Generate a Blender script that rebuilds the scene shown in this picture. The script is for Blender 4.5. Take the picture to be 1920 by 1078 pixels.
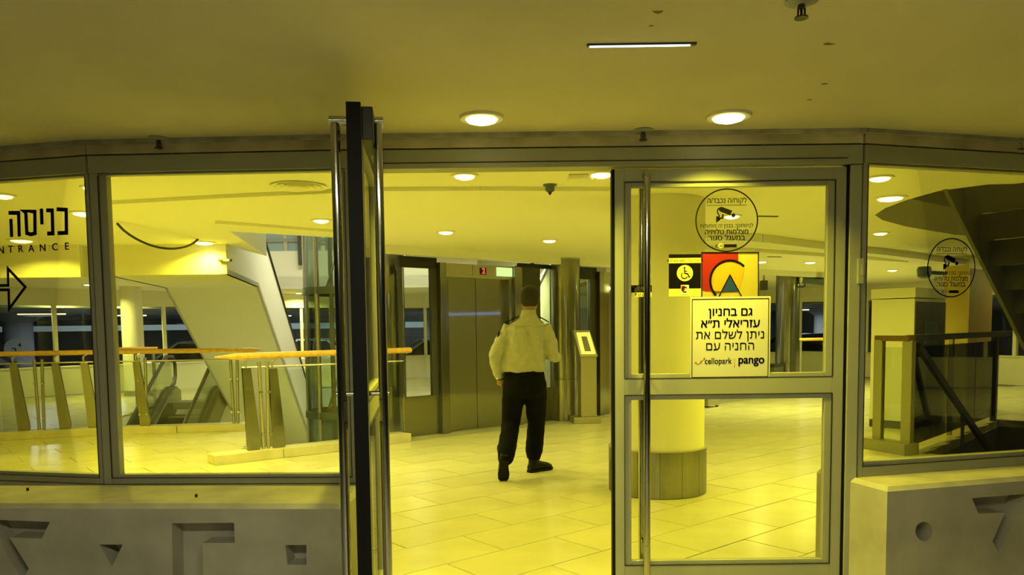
import bpy, bmesh, math, random
from mathutils import Vector, Matrix
from mathutils.geometry import tessellate_polygon
random.seed(4)
S = bpy.context.scene
COL = S.collection
PI = math.pi
for o in list(bpy.data.objects): bpy.data.objects.remove(o)

# ---------------------------------------------------------------- camera
FPX, CX, CY, EYE = 1442.0, 960.0, 718.0, 1.36
PITCH, ROLL = math.atan(100/1442), -0.0117
RC = Matrix.Rotation(PI/2-PITCH, 3, 'X') @ Matrix.Rotation(ROLL, 3, 'Z')
cd = bpy.data.cameras.new('camera'); cam = bpy.data.objects.new('camera', cd); COL.objects.link(cam)
cam.matrix_world = Matrix.Translation((0, 0, EYE)) @ RC.to_4x4()
cd.sensor_width = 36; cd.lens = FPX/1920*36; cd.shift_y = (CY-539)/1920; cd.clip_start = .05; cd.clip_end = 200
S.camera = cam
# ---------------------------------------------------------------- world / exposure
W = bpy.data.worlds.new('world'); S.world = W; W.use_nodes = True
W.node_tree.nodes['Background'].inputs[0].default_value = (.9, .85, .62, 1)
W.node_tree.nodes['Background'].inputs[1].default_value = .012
S.view_settings.view_transform = 'Standard'; S.view_settings.look = 'None'
S.view_settings.gamma = 1; S.view_settings.use_curve_mapping = False
S.view_settings.exposure = 0.0
YEL = (1, .90, .055); YEL2 = (1, .975, .24); PALE = (.97, 1, .42); COOL = (.62, .68, 1)
POW = dict(door=5.0, pair=13.0, near=31.0, mid=30.0, far=44.0, right=30.0)
def light(name, kind, loc, power, color, size=.15, rot=(0, 0, 0), sy=None, spread=None):
    l = bpy.data.lights.new(name, kind); o = bpy.data.objects.new(name, l); COL.objects.link(o)
    l.energy = power; l.color = color
    if kind == 'AREA':
        l.shape = 'RECTANGLE' if sy else 'DISK'; l.size = size
        if sy: l.size_y = sy
        if spread: l.spread = spread
    else: l.shadow_soft_size = size
    o.location = loc; o.rotation_euler = rot
    return o
# unseen fill lights added for brightness: garage side, upper hall, right hall, lower hall
light('garage_fill', 'AREA', (-.55, .5, 2.24), 26, (1, .985, .66), .9, sy=.12)  # off-frame fill behind the camera, added to light the entrance side
light('garage_fill', 'AREA', (.50, .4, 2.24), 26, (1, .985, .66), .9, sy=.12)
light('garage_fill', 'AREA', (0, -3.5, 2.24), 26, (1, .985, .66), .9, sy=.12)
light('upper_hall_fill', 'AREA', (-3.2, 13.5, 5.3), 420, (1, .95, .66), 3)  # added fill so the upper level is not dark
light('hall_fill', 'AREA', (8.6, 12.0, 2.36), 40, YEL2, .2)  # added fill without a fixture, brightens the right of the hall
light('hall_fill', 'AREA', (9.3, 15.5, 2.36), 45, YEL2, .2)
light('lower_hall_fill', 'POINT', (-4.4, 12.2, -1.3), 60, (1, .95, .30), .15)  # added fill hidden below floor level, brightens the escalator underside
light('lower_hall_fill', 'POINT', (-3.4, 14.8, -1.6), 45, (1, .95, .30), .15)

# ---------------------------------------------------------------- pixel helpers (photo frame 1920x1078 -> world)
def ray(px, py): return RC @ Vector(((px-CX)/FPX, -(py-CY)/FPX, -1))
def G(px, py, z=0):
    d = ray(px, py); return Vector((0, 0, EYE)) + d*((z-EYE)/d.z)
def V(px, py, Y):
    d = ray(px, py); return Vector((0, 0, EYE)) + d*(Y/d.y)
def hit(px, py, P, n):
    d = ray(px, py); o = Vector((0, 0, EYE)); P = Vector(P); n = Vector(n)
    return o + d*((P-o).dot(n)/d.dot(n))

# ---------------------------------------------------------------- materials
def mat(name, col, rough=.6, metal=0, var=.0, scale=8, bump=0, stretch=None, spec=.5, dirt=None):
    m = bpy.data.materials.new(name); m.use_nodes = True
    nt = m.node_tree; b = nt.nodes['Principled BSDF']
    b.inputs['Base Color'].default_value = (*col, 1); b.inputs['Roughness'].default_value = rough
    b.inputs['Metallic'].default_value = metal; b.inputs['Specular IOR Level'].default_value = spec
    if var or bump:
        tc = nt.nodes.new('ShaderNodeTexCoord'); mp = nt.nodes.new('ShaderNodeMapping')
        nt.links.new(tc.outputs['Object'], mp.inputs['Vector'])
        if stretch: mp.inputs['Scale'].default_value = stretch
        nz = nt.nodes.new('ShaderNodeTexNoise'); nz.inputs['Scale'].default_value = scale; nz.inputs['Detail'].default_value = 5
        nt.links.new(mp.outputs['Vector'], nz.inputs['Vector'])
        if var:
            mx = nt.nodes.new('ShaderNodeMix'); mx.data_type = 'RGBA'
            dk = dirt or tuple(c*(1-var) for c in col)
            mx.inputs['A'].default_value = (*dk, 1); mx.inputs['B'].default_value = (*[min(1, c*(1+var*.35)) for c in col], 1)
            rp = nt.nodes.new('ShaderNodeMapRange'); rp.inputs['From Min'].default_value = .3; rp.inputs['From Max'].default_value = .65
            nt.links.new(nz.outputs['Fac'], rp.inputs['Value']); nt.links.new(rp.outputs['Result'], mx.inputs['Factor'])
            nt.links.new(mx.outputs['Result'], b.inputs['Base Color'])
        if bump:
            bp = nt.nodes.new('ShaderNodeBump'); bp.inputs['Strength'].default_value = bump; bp.inputs['Distance'].default_value = .01
            nt.links.new(nz.outputs['Fac'], bp.inputs['Height']); nt.links.new(bp.outputs['Normal'], b.inputs['Normal'])
    return m
def emis(name, col, k):
    m = bpy.data.materials.new(name); m.use_nodes = True; b = m.node_tree.nodes['Principled BSDF']
    b.inputs['Base Color'].default_value = (*col, 1); b.inputs['Emission Color'].default_value = (*col, 1)
    b.inputs['Emission Strength'].default_value = k; return m
def glass(name, tint=(1, 1, 1), refl=.06, rough=.0, extra=0):
    m = bpy.data.materials.new(name); m.use_nodes = True; nt = m.node_tree
    for n in list(nt.nodes):
        if n.type == 'BSDF_PRINCIPLED': nt.nodes.remove(n)
    t = nt.nodes.new('ShaderNodeBsdfTransparent'); t.inputs[0].default_value = (*tint, 1)
    g = nt.nodes.new('ShaderNodeBsdfGlossy'); g.inputs['Roughness'].default_value = rough
    fr = nt.nodes.new('ShaderNodeFresnel'); fr.inputs[0].default_value = 1.45
    mul = nt.nodes.new('ShaderNodeMath'); mul.operation = 'MULTIPLY_ADD'; mul.inputs[1].default_value = refl/.04*.5; mul.inputs[2].default_value = extra
    nt.links.new(fr.outputs[0], mul.inputs[0])
    mx = nt.nodes.new('ShaderNodeMixShader'); nt.links.new(mul.outputs[0], mx.inputs[0])
    nt.links.new(t.outputs[0], mx.inputs[1]); nt.links.new(g.outputs[0], mx.inputs[2])
    nt.links.new(mx.outputs[0], nt.nodes['Material Output'].inputs['Surface']); return m
M = dict(
    plaster=mat('outer_plaster', (.60, .54, .42), .8, var=.12, scale=1.2, bump=.05),
    strip=mat('grey_plaster_strip', (.42, .40, .34), .9, var=.35, scale=9, bump=.5),
    lip=mat('plaster_lip', (.58, .52, .36), .85, var=.3, scale=6, bump=.3),
    ceil=mat('white_ceiling', (.84, .81, .66), .85),
    wall=mat('cream_wall', (.80, .77, .60), .8),
    tile=mat('cream_floor_tile', (.66, .62, .37), .22, var=.10, scale=2.5),
    tile2=mat('cream_floor_tile_b', (.63, .585, .345), .25, var=.10, scale=2.0),
    tile3=mat('cream_floor_tile_c', (.69, .645, .39), .2, var=.08, scale=3.0),
    grout=mat('floor_grout', (.30, .26, .15), .9),
    greystone=mat('grey_floor_stone', (.40, .39, .28), .3, var=.15, scale=4),
    curb=mat('cream_stone_curb', (.66, .60, .40), .4, var=.15, scale=5),
    concrete=mat('painted_concrete', (.47, .44, .37), .85, var=.22, scale=4, bump=.25),
    ledge=mat('ledge_concrete', (.52, .49, .40), .85, var=.25, scale=5, bump=.25),
    frame=mat('grey_painted_aluminium', (.37, .37, .285), .42, var=.08, scale=3),
    framedark=mat('dark_seam', (.03, .03, .02), .6),
    rubber=mat('black_rubber', (.006, .006, .005), .5, spec=.15),
    chrome=mat('polished_steel', (.46, .45, .40), .12, 1),
    steel=mat('brushed_stainless', (.30, .295, .25), .19, 1, bump=.05, scale=6, stretch=(1, 1, 14)),
    steeld=mat('stainless_door', (.36, .35, .31), .12, 1, bump=.03, scale=3, stretch=(1, 1, 6)),
    satin=mat('satin_steel', (.50, .48, .40), .4, .9),
    black=mat('black_metal', (.012, .012, .010), .4),
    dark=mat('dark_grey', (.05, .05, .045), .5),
    orange=mat('orange_wood_handrail', (.80, .47, .09), .35, var=.2, scale=20, stretch=(1, 1, 1)),
    white=mat('white_panel', (.82, .81, .74), .5),
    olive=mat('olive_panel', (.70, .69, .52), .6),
    glass=glass('clear_glass', (.97, .98, .95), .04),
    gglass=glass('greenish_glass', (.93, .965, .90), .06),
    tglass=glass('smoked_glass', (.40, .42, .34), .05),
    shirt=mat('pale_shirt_cloth', (.40, .40, .34), .8, var=.06, scale=14, bump=.15),
    trouser=mat('black_trouser_cloth', (.006, .006, .006), .9, bump=.2, scale=12, spec=.08),
    boot=mat('black_boot_leather', (.008, .008, .007), .4, spec=.2),
    skin=mat('skin', (.34, .19, .11), .55),
    hair=mat('black_hair', (.012, .010, .008), .7, bump=.4, scale=60),
    ink=mat('black_print', (.004, .003, .003), .8, spec=.05),
    paper=mat('white_sign_card', (.60, .58, .46), .6),
    yellowp=mat('yellow_print', (.68, .60, .12), .5),
    orangep=mat('orange_print', (.82, .50, .04), .5),
    redp=mat('red_print', (.55, .035, .02), .5),
    tealp=mat('teal_print', (.006, .032, .20), .5),
    purple=mat('dark_purple_print', (.020, .004, .012), .8, spec=.05),
    ochre=mat('ochre_print', (.55, .36, .04), .6),
    brown=mat('brown_panel', (.16, .09, .02), .6),
    yellowc=mat('yellow_cladding', (.72, .55, .06), .5),
    garagefloor=mat('garage_floor', (.16, .16, .16), .5), outfloor=mat('outer_floor', (.42, .40, .34), .6, var=.15, scale=3), garagewall=mat('garage_wall', (.26, .28, .30), .8),
    carw=mat('white_car_paint', (.75, .75, .72), .25), card=mat('dark_car_paint', (.03, .035, .04), .2), cars=mat('silver_car_paint', (.35, .36, .36), .25, .3),
    cglass=mat('car_glass', (.012, .016, .018), .08), tyre=mat('tyre', (.015, .015, .015), .8),
    lampn=emis('near_lamp_glow', (1, .93, .38), 4), lampf=emis('far_lamp_glow', (1, .96, .62), 2.6),
    led=emis('white_led_glow', (.80, .92, 1), 2.2), ledb=emis('cool_tube_glow', (.36, .42, 1), 3.2), red=emis('red_digit_glow', (1, .04, .06), 2.0),
    green=emis('green_panel_glow', (.55, .85, .35), .9), scr=emis('lit_screen_glow', (.80, .75, .14), .8), tube=emis('garage_tube_glow', (.60, .80, .85), .30),
    tubey=emis('garage_lamp_glow', (1, .93, .6), 1.6), blueglass=mat('blue_window_glass', (.30, .42, .50), .2),
    lampwhite=mat('lamp_trim', (.80, .76, .58), .4), bluegrey=mat('blue_grey_plastic', (.09, .13, .20), .4), greyp=mat('grey_plastic', (.30, .30, .28), .5),
)
def twolobe(name, c, r1, r2, f, bump=.03):
    m = mat(name, c, r1, 1, bump=bump, scale=3, stretch=(1, 1, 6)); nt = m.node_tree; g = nt.nodes.new('ShaderNodeBsdfGlossy'); g.inputs[0].default_value = (*c, 1); g.inputs['Roughness'].default_value = r2
    mx = nt.nodes.new('ShaderNodeMixShader'); mx.inputs[0].default_value = f; nt.links.new(nt.nodes['Principled BSDF'].outputs[0], mx.inputs[1]); nt.links.new(g.outputs[0], mx.inputs[2]); nt.links.new(mx.outputs[0], nt.nodes['Material Output'].inputs['Surface']); return m
M['steeld'] = twolobe('stainless_door_panel', (.33, .33, .285), .42, .04, .34)
M['steel'] = twolobe('brushed_stainless_clad', (.29, .29, .25), .36, .10, .60, 0)
# the yellow sheet of the logo poster lets the hall show through a little
def film(name, col, a):
    m = bpy.data.materials.new(name); m.use_nodes = True; nt = m.node_tree; b = nt.nodes['Principled BSDF']
    b.inputs['Base Color'].default_value = (*col, 1); b.inputs['Roughness'].default_value = .5; b.inputs['Alpha'].default_value = 1
    tl = nt.nodes.new('ShaderNodeBsdfTranslucent'); tl.inputs[0].default_value = (*col, 1); tr = nt.nodes.new('ShaderNodeBsdfTransparent'); tr.inputs[0].default_value = (1, .95, .7, 1)
    m1 = nt.nodes.new('ShaderNodeMixShader'); m1.inputs[0].default_value = .5; m2 = nt.nodes.new('ShaderNodeMixShader'); m2.inputs[0].default_value = a
    nt.links.new(b.outputs[0], m1.inputs[1]); nt.links.new(tl.outputs[0], m1.inputs[2]); nt.links.new(m1.outputs[0], m2.inputs[1]); nt.links.new(tr.outputs[0], m2.inputs[2])
    nt.links.new(m2.outputs[0], nt.nodes['Material Output'].inputs['Surface']); return m
M['film'] = film('yellow_film', (.66, .58, .15), .25); M['discfilm'] = film('orange_film', (.72, .48, .03), .12); M['redp'] = film('red_film', (.42, .018, .012), .03)

# ---------------------------------------------------------------- mesh builder
class MB:
    def __init__(s): s.v = []; s.f = []; s.sm = False
    def add(s, vs, fs):
        n = len(s.v); s.v += [tuple(v) for v in vs]; s.f += [tuple(i+n for i in f) for f in fs]; return s
    def box(s, c, d, rz=0, rot=None, taper=1):
        x, y, z = d[0]/2, d[1]/2, d[2]/2; R = rot or Matrix.Rotation(rz, 3, 'Z'); c = Vector(c)
        vs = [c+R@Vector((a*x*(taper if k > 0 else 1), b*y*(taper if k > 0 else 1), k*z)) for k in (-1, 1) for a, b in ((-1, -1), (1, -1), (1, 1), (-1, 1))]
        return s.add(vs, [(3, 2, 1, 0), (4, 5, 6, 7), (0, 1, 5, 4), (1, 2, 6, 5), (2, 3, 7, 6), (3, 0, 4, 7)])
    def b2(s, a, b): return s.box([(p+q)/2 for p, q in zip(a, b)], [abs(q-p) for p, q in zip(a, b)])
    def beam(s, a, b, w, h):
        a, b = Vector(a), Vector(b); d = (b-a); L = d.length; d = d/L
        up = Vector((0, 0, 1)) if abs(d.z) < .95 else Vector((0, 1, 0))
        x = d.cross(up).normalized(); y = x.cross(d)
        return s.box((a+b)/2, (w, L, h), rot=Matrix((x, d, y)).transposed())
    def tube(s, pts, r, n=10, ex=1.0, cap=True):
        pts = [Vector(p) for p in pts]; rs = r if isinstance(r, (list, tuple)) else [r]*len(pts)
        rings = []; prev = None
        for i, p in enumerate(pts):
            t = (pts[min(i+1, len(pts)-1)]-pts[max(i-1, 0)]).normalized()
            if prev is None:
                ref = Vector((0, 0, 1)) if abs(t.z) < .9 else Vector((1, 0, 0)); x = t.cross(ref).normalized()
            else: x = (prev-t*prev.dot(t)).normalized()
            prev = x; y = t.cross(x); rr = rs[i]
            rx, ry = rr if isinstance(rr, (tuple, list)) else (rr, rr)
            rings.append([p+x*math.cos(2*PI*k/n)*rx+y*math.sin(2*PI*k/n)*ry for k in range(n)])
        return s.rings(rings, cap)
    def rings(s, rings, cap=True):
        n = len(rings[0]); vs = [v for r in rings for v in r]; fs = []
        for i in range(len(rings)-1):
            for k in range(n):
                fs.append((i*n+k, i*n+(k+1) % n, (i+1)*n+(k+1) % n, (i+1)*n+k))
        if cap: fs += [tuple(range(n-1, -1, -1)), tuple((len(rings)-1)*n+k for k in range(n))]
        return s.add(vs, fs)
    def lathe(s, c, prof, n=24, cap=True):
        c = Vector(c)
        return s.rings([[c+Vector((r*math.cos(2*PI*k/n), r*math.sin(2*PI*k/n), z)) for k in range(n)] for r, z in prof], cap)
    def poly(s, loops, f0, f1):
        """loops: 2D outer loop then holes; f0/f1 map (x, y) to 3D for the two sides"""
        tri = tessellate_polygon([[Vector((a, b, 0)) for a, b in L] for L in loops])
        flat = [q for L in loops for q in L]; n = len(flat)
        vs = [f0(*q) for q in flat]+[f1(*q) for q in flat]
        fs = [tuple(t) for t in tri]+[tuple(i+n for i in t[::-1]) for t in tri]; k = 0
        for L in loops:
            m = len(L); fs += [(k+i, k+(i+1) % m, k+n+(i+1) % m, k+n+i) for i in range(m)]; k += m
        return s.add(vs, fs)
    def slab(s, loops, z0, z1): return s.poly(loops, lambda x, y: (x, y, z0), lambda x, y: (x, y, z1))
    def mesh(s, name):
        me = bpy.data.meshes.new(name); me.from_pydata(s.v, [], s.f)
        b = bmesh.new(); b.from_mesh(me); bmesh.ops.recalc_face_normals(b, faces=b.faces); b.to_mesh(me); b.free(); return me
    def build(s, name, m, parent=None, smooth=False, bevel=0):
        o = bpy.data.objects.new(name, s.mesh(name)); COL.objects.link(o); o.data.materials.append(m if not isinstance(m, str) else M[m])
        if parent: o.parent = parent
        if smooth:
            for p in o.data.polygons: p.use_smooth = True
            md = o.modifiers.new('ang', 'EDGE_SPLIT'); md.split_angle = .7
        if bevel:
            bv = o.modifiers.new('bev', 'BEVEL'); bv.width = bevel; bv.segments = 2; bv.limit_method = 'ANGLE'
        return o
def tag(o, label, cat=None, group=None, kind=None):
    o['label'] = label
    if cat: o['category'] = cat
    if group: o['group'] = group
    if kind: o['kind'] = kind
    return o
def empty(name, loc=(0, 0, 0), rz=0):
    o = bpy.data.objects.new(name, None); COL.objects.link(o); o.location = loc; o.rotation_euler = (0, 0, rz); o.empty_display_size = .1; return o
def thing(name, label, cat, loc=(0, 0, 0), rz=0, group=None, kind=None): return tag(empty(name, loc, rz), label, cat, group, kind)
def struct(o, label, cat): return tag(o, label, cat, None, 'structure')
def text(name, s, parent, loc, size, m, bold=0, align='CENTER', rz=0, sx=1, spacing=1, depth=.0004):
    c = bpy.data.curves.new(name, 'FONT'); c.body = s; c.size = size; c.align_x = align; c.align_y = 'CENTER'; c.extrude = depth; c.space_character = spacing
    o = bpy.data.objects.new(name, c); COL.objects.link(o); c.materials.append(M[m]); o.parent = parent; o.location = loc; o.rotation_euler = (PI/2, 0, rz); o.scale = (sx, 1, 1); TEXTS.append((o, bold*1.1)); return o
TEXTS = []
def heb(s): return s[::-1]
def disc(c, r, n=40, a0=0, a1=2*PI): return [(c[0]+r*math.cos(a0+(a1-a0)*k/n), c[1]+r*math.sin(a0+(a1-a0)*k/n)) for k in range(n if a1-a0 > 6.28 else n+1)]

ZO, ZC = 2.285, 2.40          # outer and inner ceiling heights
HD, HT = 2.122, 2.215         # door head, header top
UA = math.radians(40.4); U = Vector((math.cos(UA), math.sin(UA), 0)); N = Vector((math.sin(UA), -math.cos(UA), 0))

# ================================================================ facade line
P0 = Vector((-2.623, 3.94, 0)); P1 = Vector((-2.024, 3.80, 0)); P2 = Vector((-.735, 3.75, 0)); P3 = Vector((1.675, 3.75, 0)); P4 = Vector((2.676, 4.02, 0))
PL = P1+(P0-P1)*3.2; PR = P3+(P4-P3)*2.6
def seg(a, b):
    d = b-a; return a, math.atan2(d.y, d.x), d.length
# perimeter wall of the hall
PER = [(-14.5, 9), (-13.2, 13), (-10.3, 17.4), (-6.8, 20.6), (-2.5, 22.4), (2.5, 22.8), (6.5, 22.0), (9.4, 20.4), (11.2, 17.1), (13.0, 13.0), (14.0, 9)]
INNER = [(PL.x, PL.y), (P1.x, P1.y), (P2.x, P2.y), (P3.x, P3.y), (PR.x, PR.y)]
# floor voids: atrium and down stair
VOID = [(-5.6, 10.62), (-3.7, 10.85), (-2.95, 8.25), (-1.9, 9.05), (-1.35, 9.65), (-1.75, 10.5), (-1.9, 12.5), (-3.6, 19.0), (-5.75, 19.0), (-5.6, 15.6), (-6.9, 15.6), (-6.5, 12.5)]
STV = [(4.35, 8.08), (6.95, 10.95), (7.69, 10.28), (5.09, 7.41)]
floor_out = INNER+[(13.5, 7.0)]+PER[::-1]+[(-13.5, 7.0)]
HOLE1 = [tuple(G(*q, ZC)[:2]) for q in ((431, 434), (500, 480), (462, 470), (436, 462), (212, 462))]+[(-6.3, 13.0), (-6.4, 18.6), (-1.2, 18.6), (-1.4, 12.0), tuple(G(706, 450, ZC)[:2])]
HOLE2 = [tuple(G(*q, ZC)[:2]) for q in ((1640, 403), (1660, 390), (1700, 375), (1760, 358), (1850, 346), (1960, 343), (2080, 350), (2130, 380), (2100, 420), (1990, 446), (1880, 447), (1790, 440), (1700, 425), (1655, 413))]

# ---------------------------------------------------------------- floors
fl = MB().slab([floor_out, VOID, STV], -.30, -.012)
FL = struct(fl.build('floor', 'grout'), 'cream tiled hall floor seen through the doors', 'floor')
# tiles nearest the camera are parts, the rest one continuous joined part
t40 = math.radians(40.0); u2 = Vector((math.cos(t40), math.sin(t40))); v2 = Vector((-u2.y, u2.x))
def pip(p, poly):
    c = False; n = len(poly)
    for i in range(n):
        x1, y1 = poly[i]; x2, y2 = poly[(i+1) % n]
        if (y1 > p[1]) != (y2 > p[1]) and p[0] < (x2-x1)*(p[1]-y1)/(y2-y1)+x1: c = not c
    return c
cand = []; rest = MB(); clipped = []
LT, WT, GAP = .862, .431, .008
inset_out = [(PL.x, PL.y+.12), (P1.x, P1.y+.12), (P2.x, P2.y+.10), (P3.x, P3.y+.10), (PR.x, PR.y+.12), (13, 7.2)]+[(x*.985, y*.99) for x, y in PER[::-1]]+[(-13, 7.2)]
def clip(poly):
    pl = [(PL, P1), (P1, P2), (P2, P3), (P3, PR)]
    for a, b in pl:
        d = (b-a).normalized(); n_ = Vector((-d.y, d.x)); a2 = Vector((a.x, a.y))+n_*.02; out = []
        for i in range(len(poly)):
            p, q = poly[i], poly[(i+1) % len(poly)]; sp, sq = (p-a2).dot(n_), (q-a2).dot(n_)
            if sp >= 0: out.append(p)
            if (sp >= 0) != (sq >= 0): out.append(p.lerp(q, sp/(sp-sq)))
        poly = out
        if len(poly) < 3: return []
    return poly
for r in range(-38, 60):
    for k in range(-30, 50):
        a = 2.963+LT*k+(LT/2 if r % 2 else 0); b = 3.631+WT*r
        q = [(u2*(a+i*LT)+v2*(b+j*WT)) for i, j in ((0, 0), (1, 0), (1, 1), (0, 1))]
        smp = [u2*(a+i*LT)+v2*(b+j*WT) for i in (0, .5, 1) for j in (0, .5, 1)]
        ctr = u2*(a+LT/2)+v2*(b+WT/2)
        if not any(pip(p, floor_out) for p in smp): continue
        inh = [pip(p, VOID) or pip(p, STV) for p in smp]
        if all(inh): continue
        if any(inh):
            for i in range(12):
                for j in range(6):
                    c = u2*(a+LT*(i+.5)/12)+v2*(b+WT*(j+.5)/6)
                    if not (pip(c, VOID) or pip(c, STV)) and pip(c, floor_out): rest.box((c.x, c.y, -.006), (LT/12, WT/6, .012), rz=t40)
            continue
        if any(not pip(p, floor_out) for p in smp):
            g = GAP/2; w_ = clip([u2*(a+i)+v2*(b+j) for i, j in ((g, g), (LT-g, g), (LT-g, WT-g), (g, WT-g))])
            if ctr.y < 5.5 and abs(ctr.x) < 5 and len(w_) > 2: clipped.append([(p.x, p.y) for p in w_])
            continue
        inview = ctr.y > 3.6 and abs(ctr.x)/ctr.y < .70 and (ctr.y < 11.5)
        behind = ctr.y > 10.07+(ctr.x+.957)*math.tan(UA) and -1.9 < ctr.x < 4
        cand.append((ctr.y if inview and not behind else 99, a, b))
cand.sort()
tm = [MB().box((LT/2, WT/2, -.006), (LT-GAP, WT-GAP, .012)).mesh('tile') for _ in range(3)]
for me, mm in zip(tm, ('tile', 'tile2', 'tile3')): me.materials.append(M[mm])
for i, (d, a, b) in enumerate(cand):
    q = u2*a+v2*b
    if i < 270 and d < 99:
        o = bpy.data.objects.new('tile', tm[random.randrange(3)]); COL.objects.link(o); o.parent = FL
        o.location = (q.x, q.y, random.uniform(-.0012, 0)); o.rotation_euler = (random.uniform(-.0012, .0012), random.uniform(-.0008, .0008), t40)
    else:
        c = u2*(a+LT/2)+v2*(b+WT/2); rest.box((c.x, c.y, -.006), (LT-GAP, WT-GAP, .012), rz=t40)
for w_ in clipped: MB().slab([w_], -.012, 0).build('tile', random.choice(('tile', 'tile2', 'tile3')), FL)
o = rest.build('far_tiles', 'tile', FL); o['kind'] = 'stuff'
# grey stone band in front of the lifts
ga, gb = Vector((-1.55, 9.55, 0)), Vector((4.4, 14.55, 0))
trim1 = MB().box(((ga+gb)/2)+N*-.02+Vector((0, 0, .001)), ((gb-ga).length, .62, .006), rz=UA)
struct(trim1.build('trim_1', 'greystone'), 'grey stone floor band in front of the lifts', 'floor band')
# outside garage floor (camera side)
struct(MB().slab([[(-9, -9), (9, -9), (9, 6)]+[(p[0], p[1]) for p in INNER[::-1]]+[(-9, 6)]], -.3, 0).build('floor', 'outfloor'), 'grey concrete garage floor outside the entrance', 'floor')
# lower level under the atrium
struct(MB().b2((-10, 7.5, -3.4), (0, 21, -3.2)).build('floor', 'tile'), 'lower level floor under the atrium opening', 'floor')
# void edges
vm = MB()
for i in range(len(VOID)):
    a, b = Vector((*VOID[i], 0)), Vector((*VOID[(i+1) % len(VOID)], 0)); vm.beam(a+Vector((0, 0, -.33)), b+Vector((0, 0, -.33)), .03, .6)
struct(vm.build('trim_2', 'white'), 'white slab edge around the atrium opening', 'slab edge')
lw = MB().b2((-10.1, 7.4, -3.2), (-10, 21, -.3)).b2((0, 7.4, -3.2), (.1, 21, -.3)).b2((-10, 21, -3.2), (0, 21.1, -.3)).b2((-10, 7.3, -3.2), (0, 7.4, -.3))
struct(lw.build('wall_lower', 'wall'), 'lower level walls under the atrium opening', 'wall')
# stair well down
sw = MB()
sv = [Vector((*p, 0)) for p in STV]
for i in range(4): sw.beam(sv[i]+Vector((0, 0, -1.6)), sv[(i+1) % 4]+Vector((0, 0, -1.6)), .04, 3.0)
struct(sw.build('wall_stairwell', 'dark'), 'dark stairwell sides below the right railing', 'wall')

# ---------------------------------------------------------------- ceilings
oc = [(-9, -9), (9, -9), (9, 6)]+[(p[0], p[1]-.06) for p in INNER[::-1]]+[(-9, 6)]
struct(MB().slab([oc], ZO, ZO+.2).build('ceiling', 'plaster'), 'smooth plaster ceiling outside over the entrance', 'ceiling')
# raised lines where the plaster boards meet the facade
for a, b, nm in ((PL, P1, 0), (P1, P2, 0), (P2, P3, 0), (P3, PR, 0)): pass
sm, lm, cm = MB(), MB(), MB()
for a, b in ((PL, P1), (P1, P2), (P2, P3), (P3, PR)):
    p, ang, L = seg(a, b); n = Vector((math.sin(ang), -math.cos(ang), 0)); d = (b-a).normalized()
    sm.box((a+b)/2+n*.045+Vector((0, 0, ZO-.008)), (L+.012, .05, .022), rz=ang)
    lm.box((a+b)/2+n*.02+Vector((0, 0, (HT+ZO-.015)/2+.004)), (L, .05, ZO-HT-.02), rz=ang)
struct(sm.build('trim_3', 'strip'), 'cracked grey plaster strip along the ceiling edge above the entrance', 'plaster strip')
struct(lm.build('trim_4', 'lip'), 'stained plaster lip between entrance frame and outer ceiling', 'plaster lip')
ic = [(x, y+.1) for x, y in INNER]+[(13.5, 7.0)]+PER[::-1]+[(-13.5, 7.0)]
struct(MB().slab([ic, HOLE1, HOLE2], ZC, ZC+.3).build('ceiling', 'ceil'), 'yellow-lit white hall ceiling with an atrium opening and an oval stair opening', 'ceiling')
# wall above the entrance heads, inside
ww = MB()
for a, b in ((PL, P1), (P1, P2), (P2, P3), (P3, PR)):
    p, ang, L = seg(a, b); n = Vector((math.sin(ang), -math.cos(ang), 0)); ww.box((a+b)/2-n*.06+Vector((0, 0, (HT+ZC)/2+.06)), (L, .08, ZC-HT+.12), rz=ang)
struct(ww.build('wall_front', 'wall'), 'strip of hall wall above the glazed entrance front', 'wall')
# side walls that close the hall
for nm, q, lb in (('wall_left', [(PL.x, PL.y), (-13.5, 7.0), PER[0]], 'cream hall wall left of the glazed front'), ('wall_right', [(PR.x, PR.y), (13.5, 7.0), PER[-1]], 'cream hall wall right of the glazed front')):
    mb = MB()
    for a, b in zip(q, q[1:]): mb.beam(Vector((*a, ZC/2)), Vector((*b, ZC/2)), .1, ZC)
    struct(mb.build(nm, 'wall'), lb, 'wall')
# shallow ceiling steps
def band(nm, pts, z0, z1, w, m, lb):
    mb = MB(); pts = [Vector((p[0], p[1], (z0+z1)/2)) for p in pts]
    for a, b in zip(pts, pts[1:]): mb.beam(a, b, w, z1-z0)
    return struct(mb.build(nm, m), lb, 'ceiling band')
band('trim_5', [G(q, y, ZC) for q, y in ((215, 378), (430, 366), (640, 356), (720, 353), (900, 352), (1150, 353))], ZC-.03, ZC, .10, 'ceil', 'shallow ceiling rib just inside the entrance')
band('trim_6', [G(q, y, ZC) for q, y in ((405, 414), (640, 432))], ZC-.03, ZC, .06, 'ceil', 'thin ceiling rib in front of the atrium opening')
band('trim_7', [G(q, y, ZC) for q, y in ((1225, 426), (1415, 441), (1560, 459), (1640, 466), (1760, 482), (1900, 500))], ZC-.09, ZC, .22, 'white', 'pale stepped ceiling bulkhead running right behind the white column')
band('trim_8', [G(q, y, ZC) for q, y in ((1225, 455), (1415, 466), (1560, 476), (1700, 486))], ZC-.05, ZC, .05, 'ceil', 'second lower ceiling step behind the pale bulkhead')
# fascia above lifts
def EW(px, py, off=0): return hit(px, py, Vector((-.957, 10.068, 0))+N*off, N)
band('trim_9', [EW(700, 500, .14), EW(1145, 500, .14)], 2.30, ZC, .06, 'white', 'pale fascia strip above the lift fronts')
band('trim_10', [EW(1145, 500, .14), Vector((6.2, 15.2, 0))], 2.30, ZC, .06, 'white', 'continuation of the pale fascia behind the white column')

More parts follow.
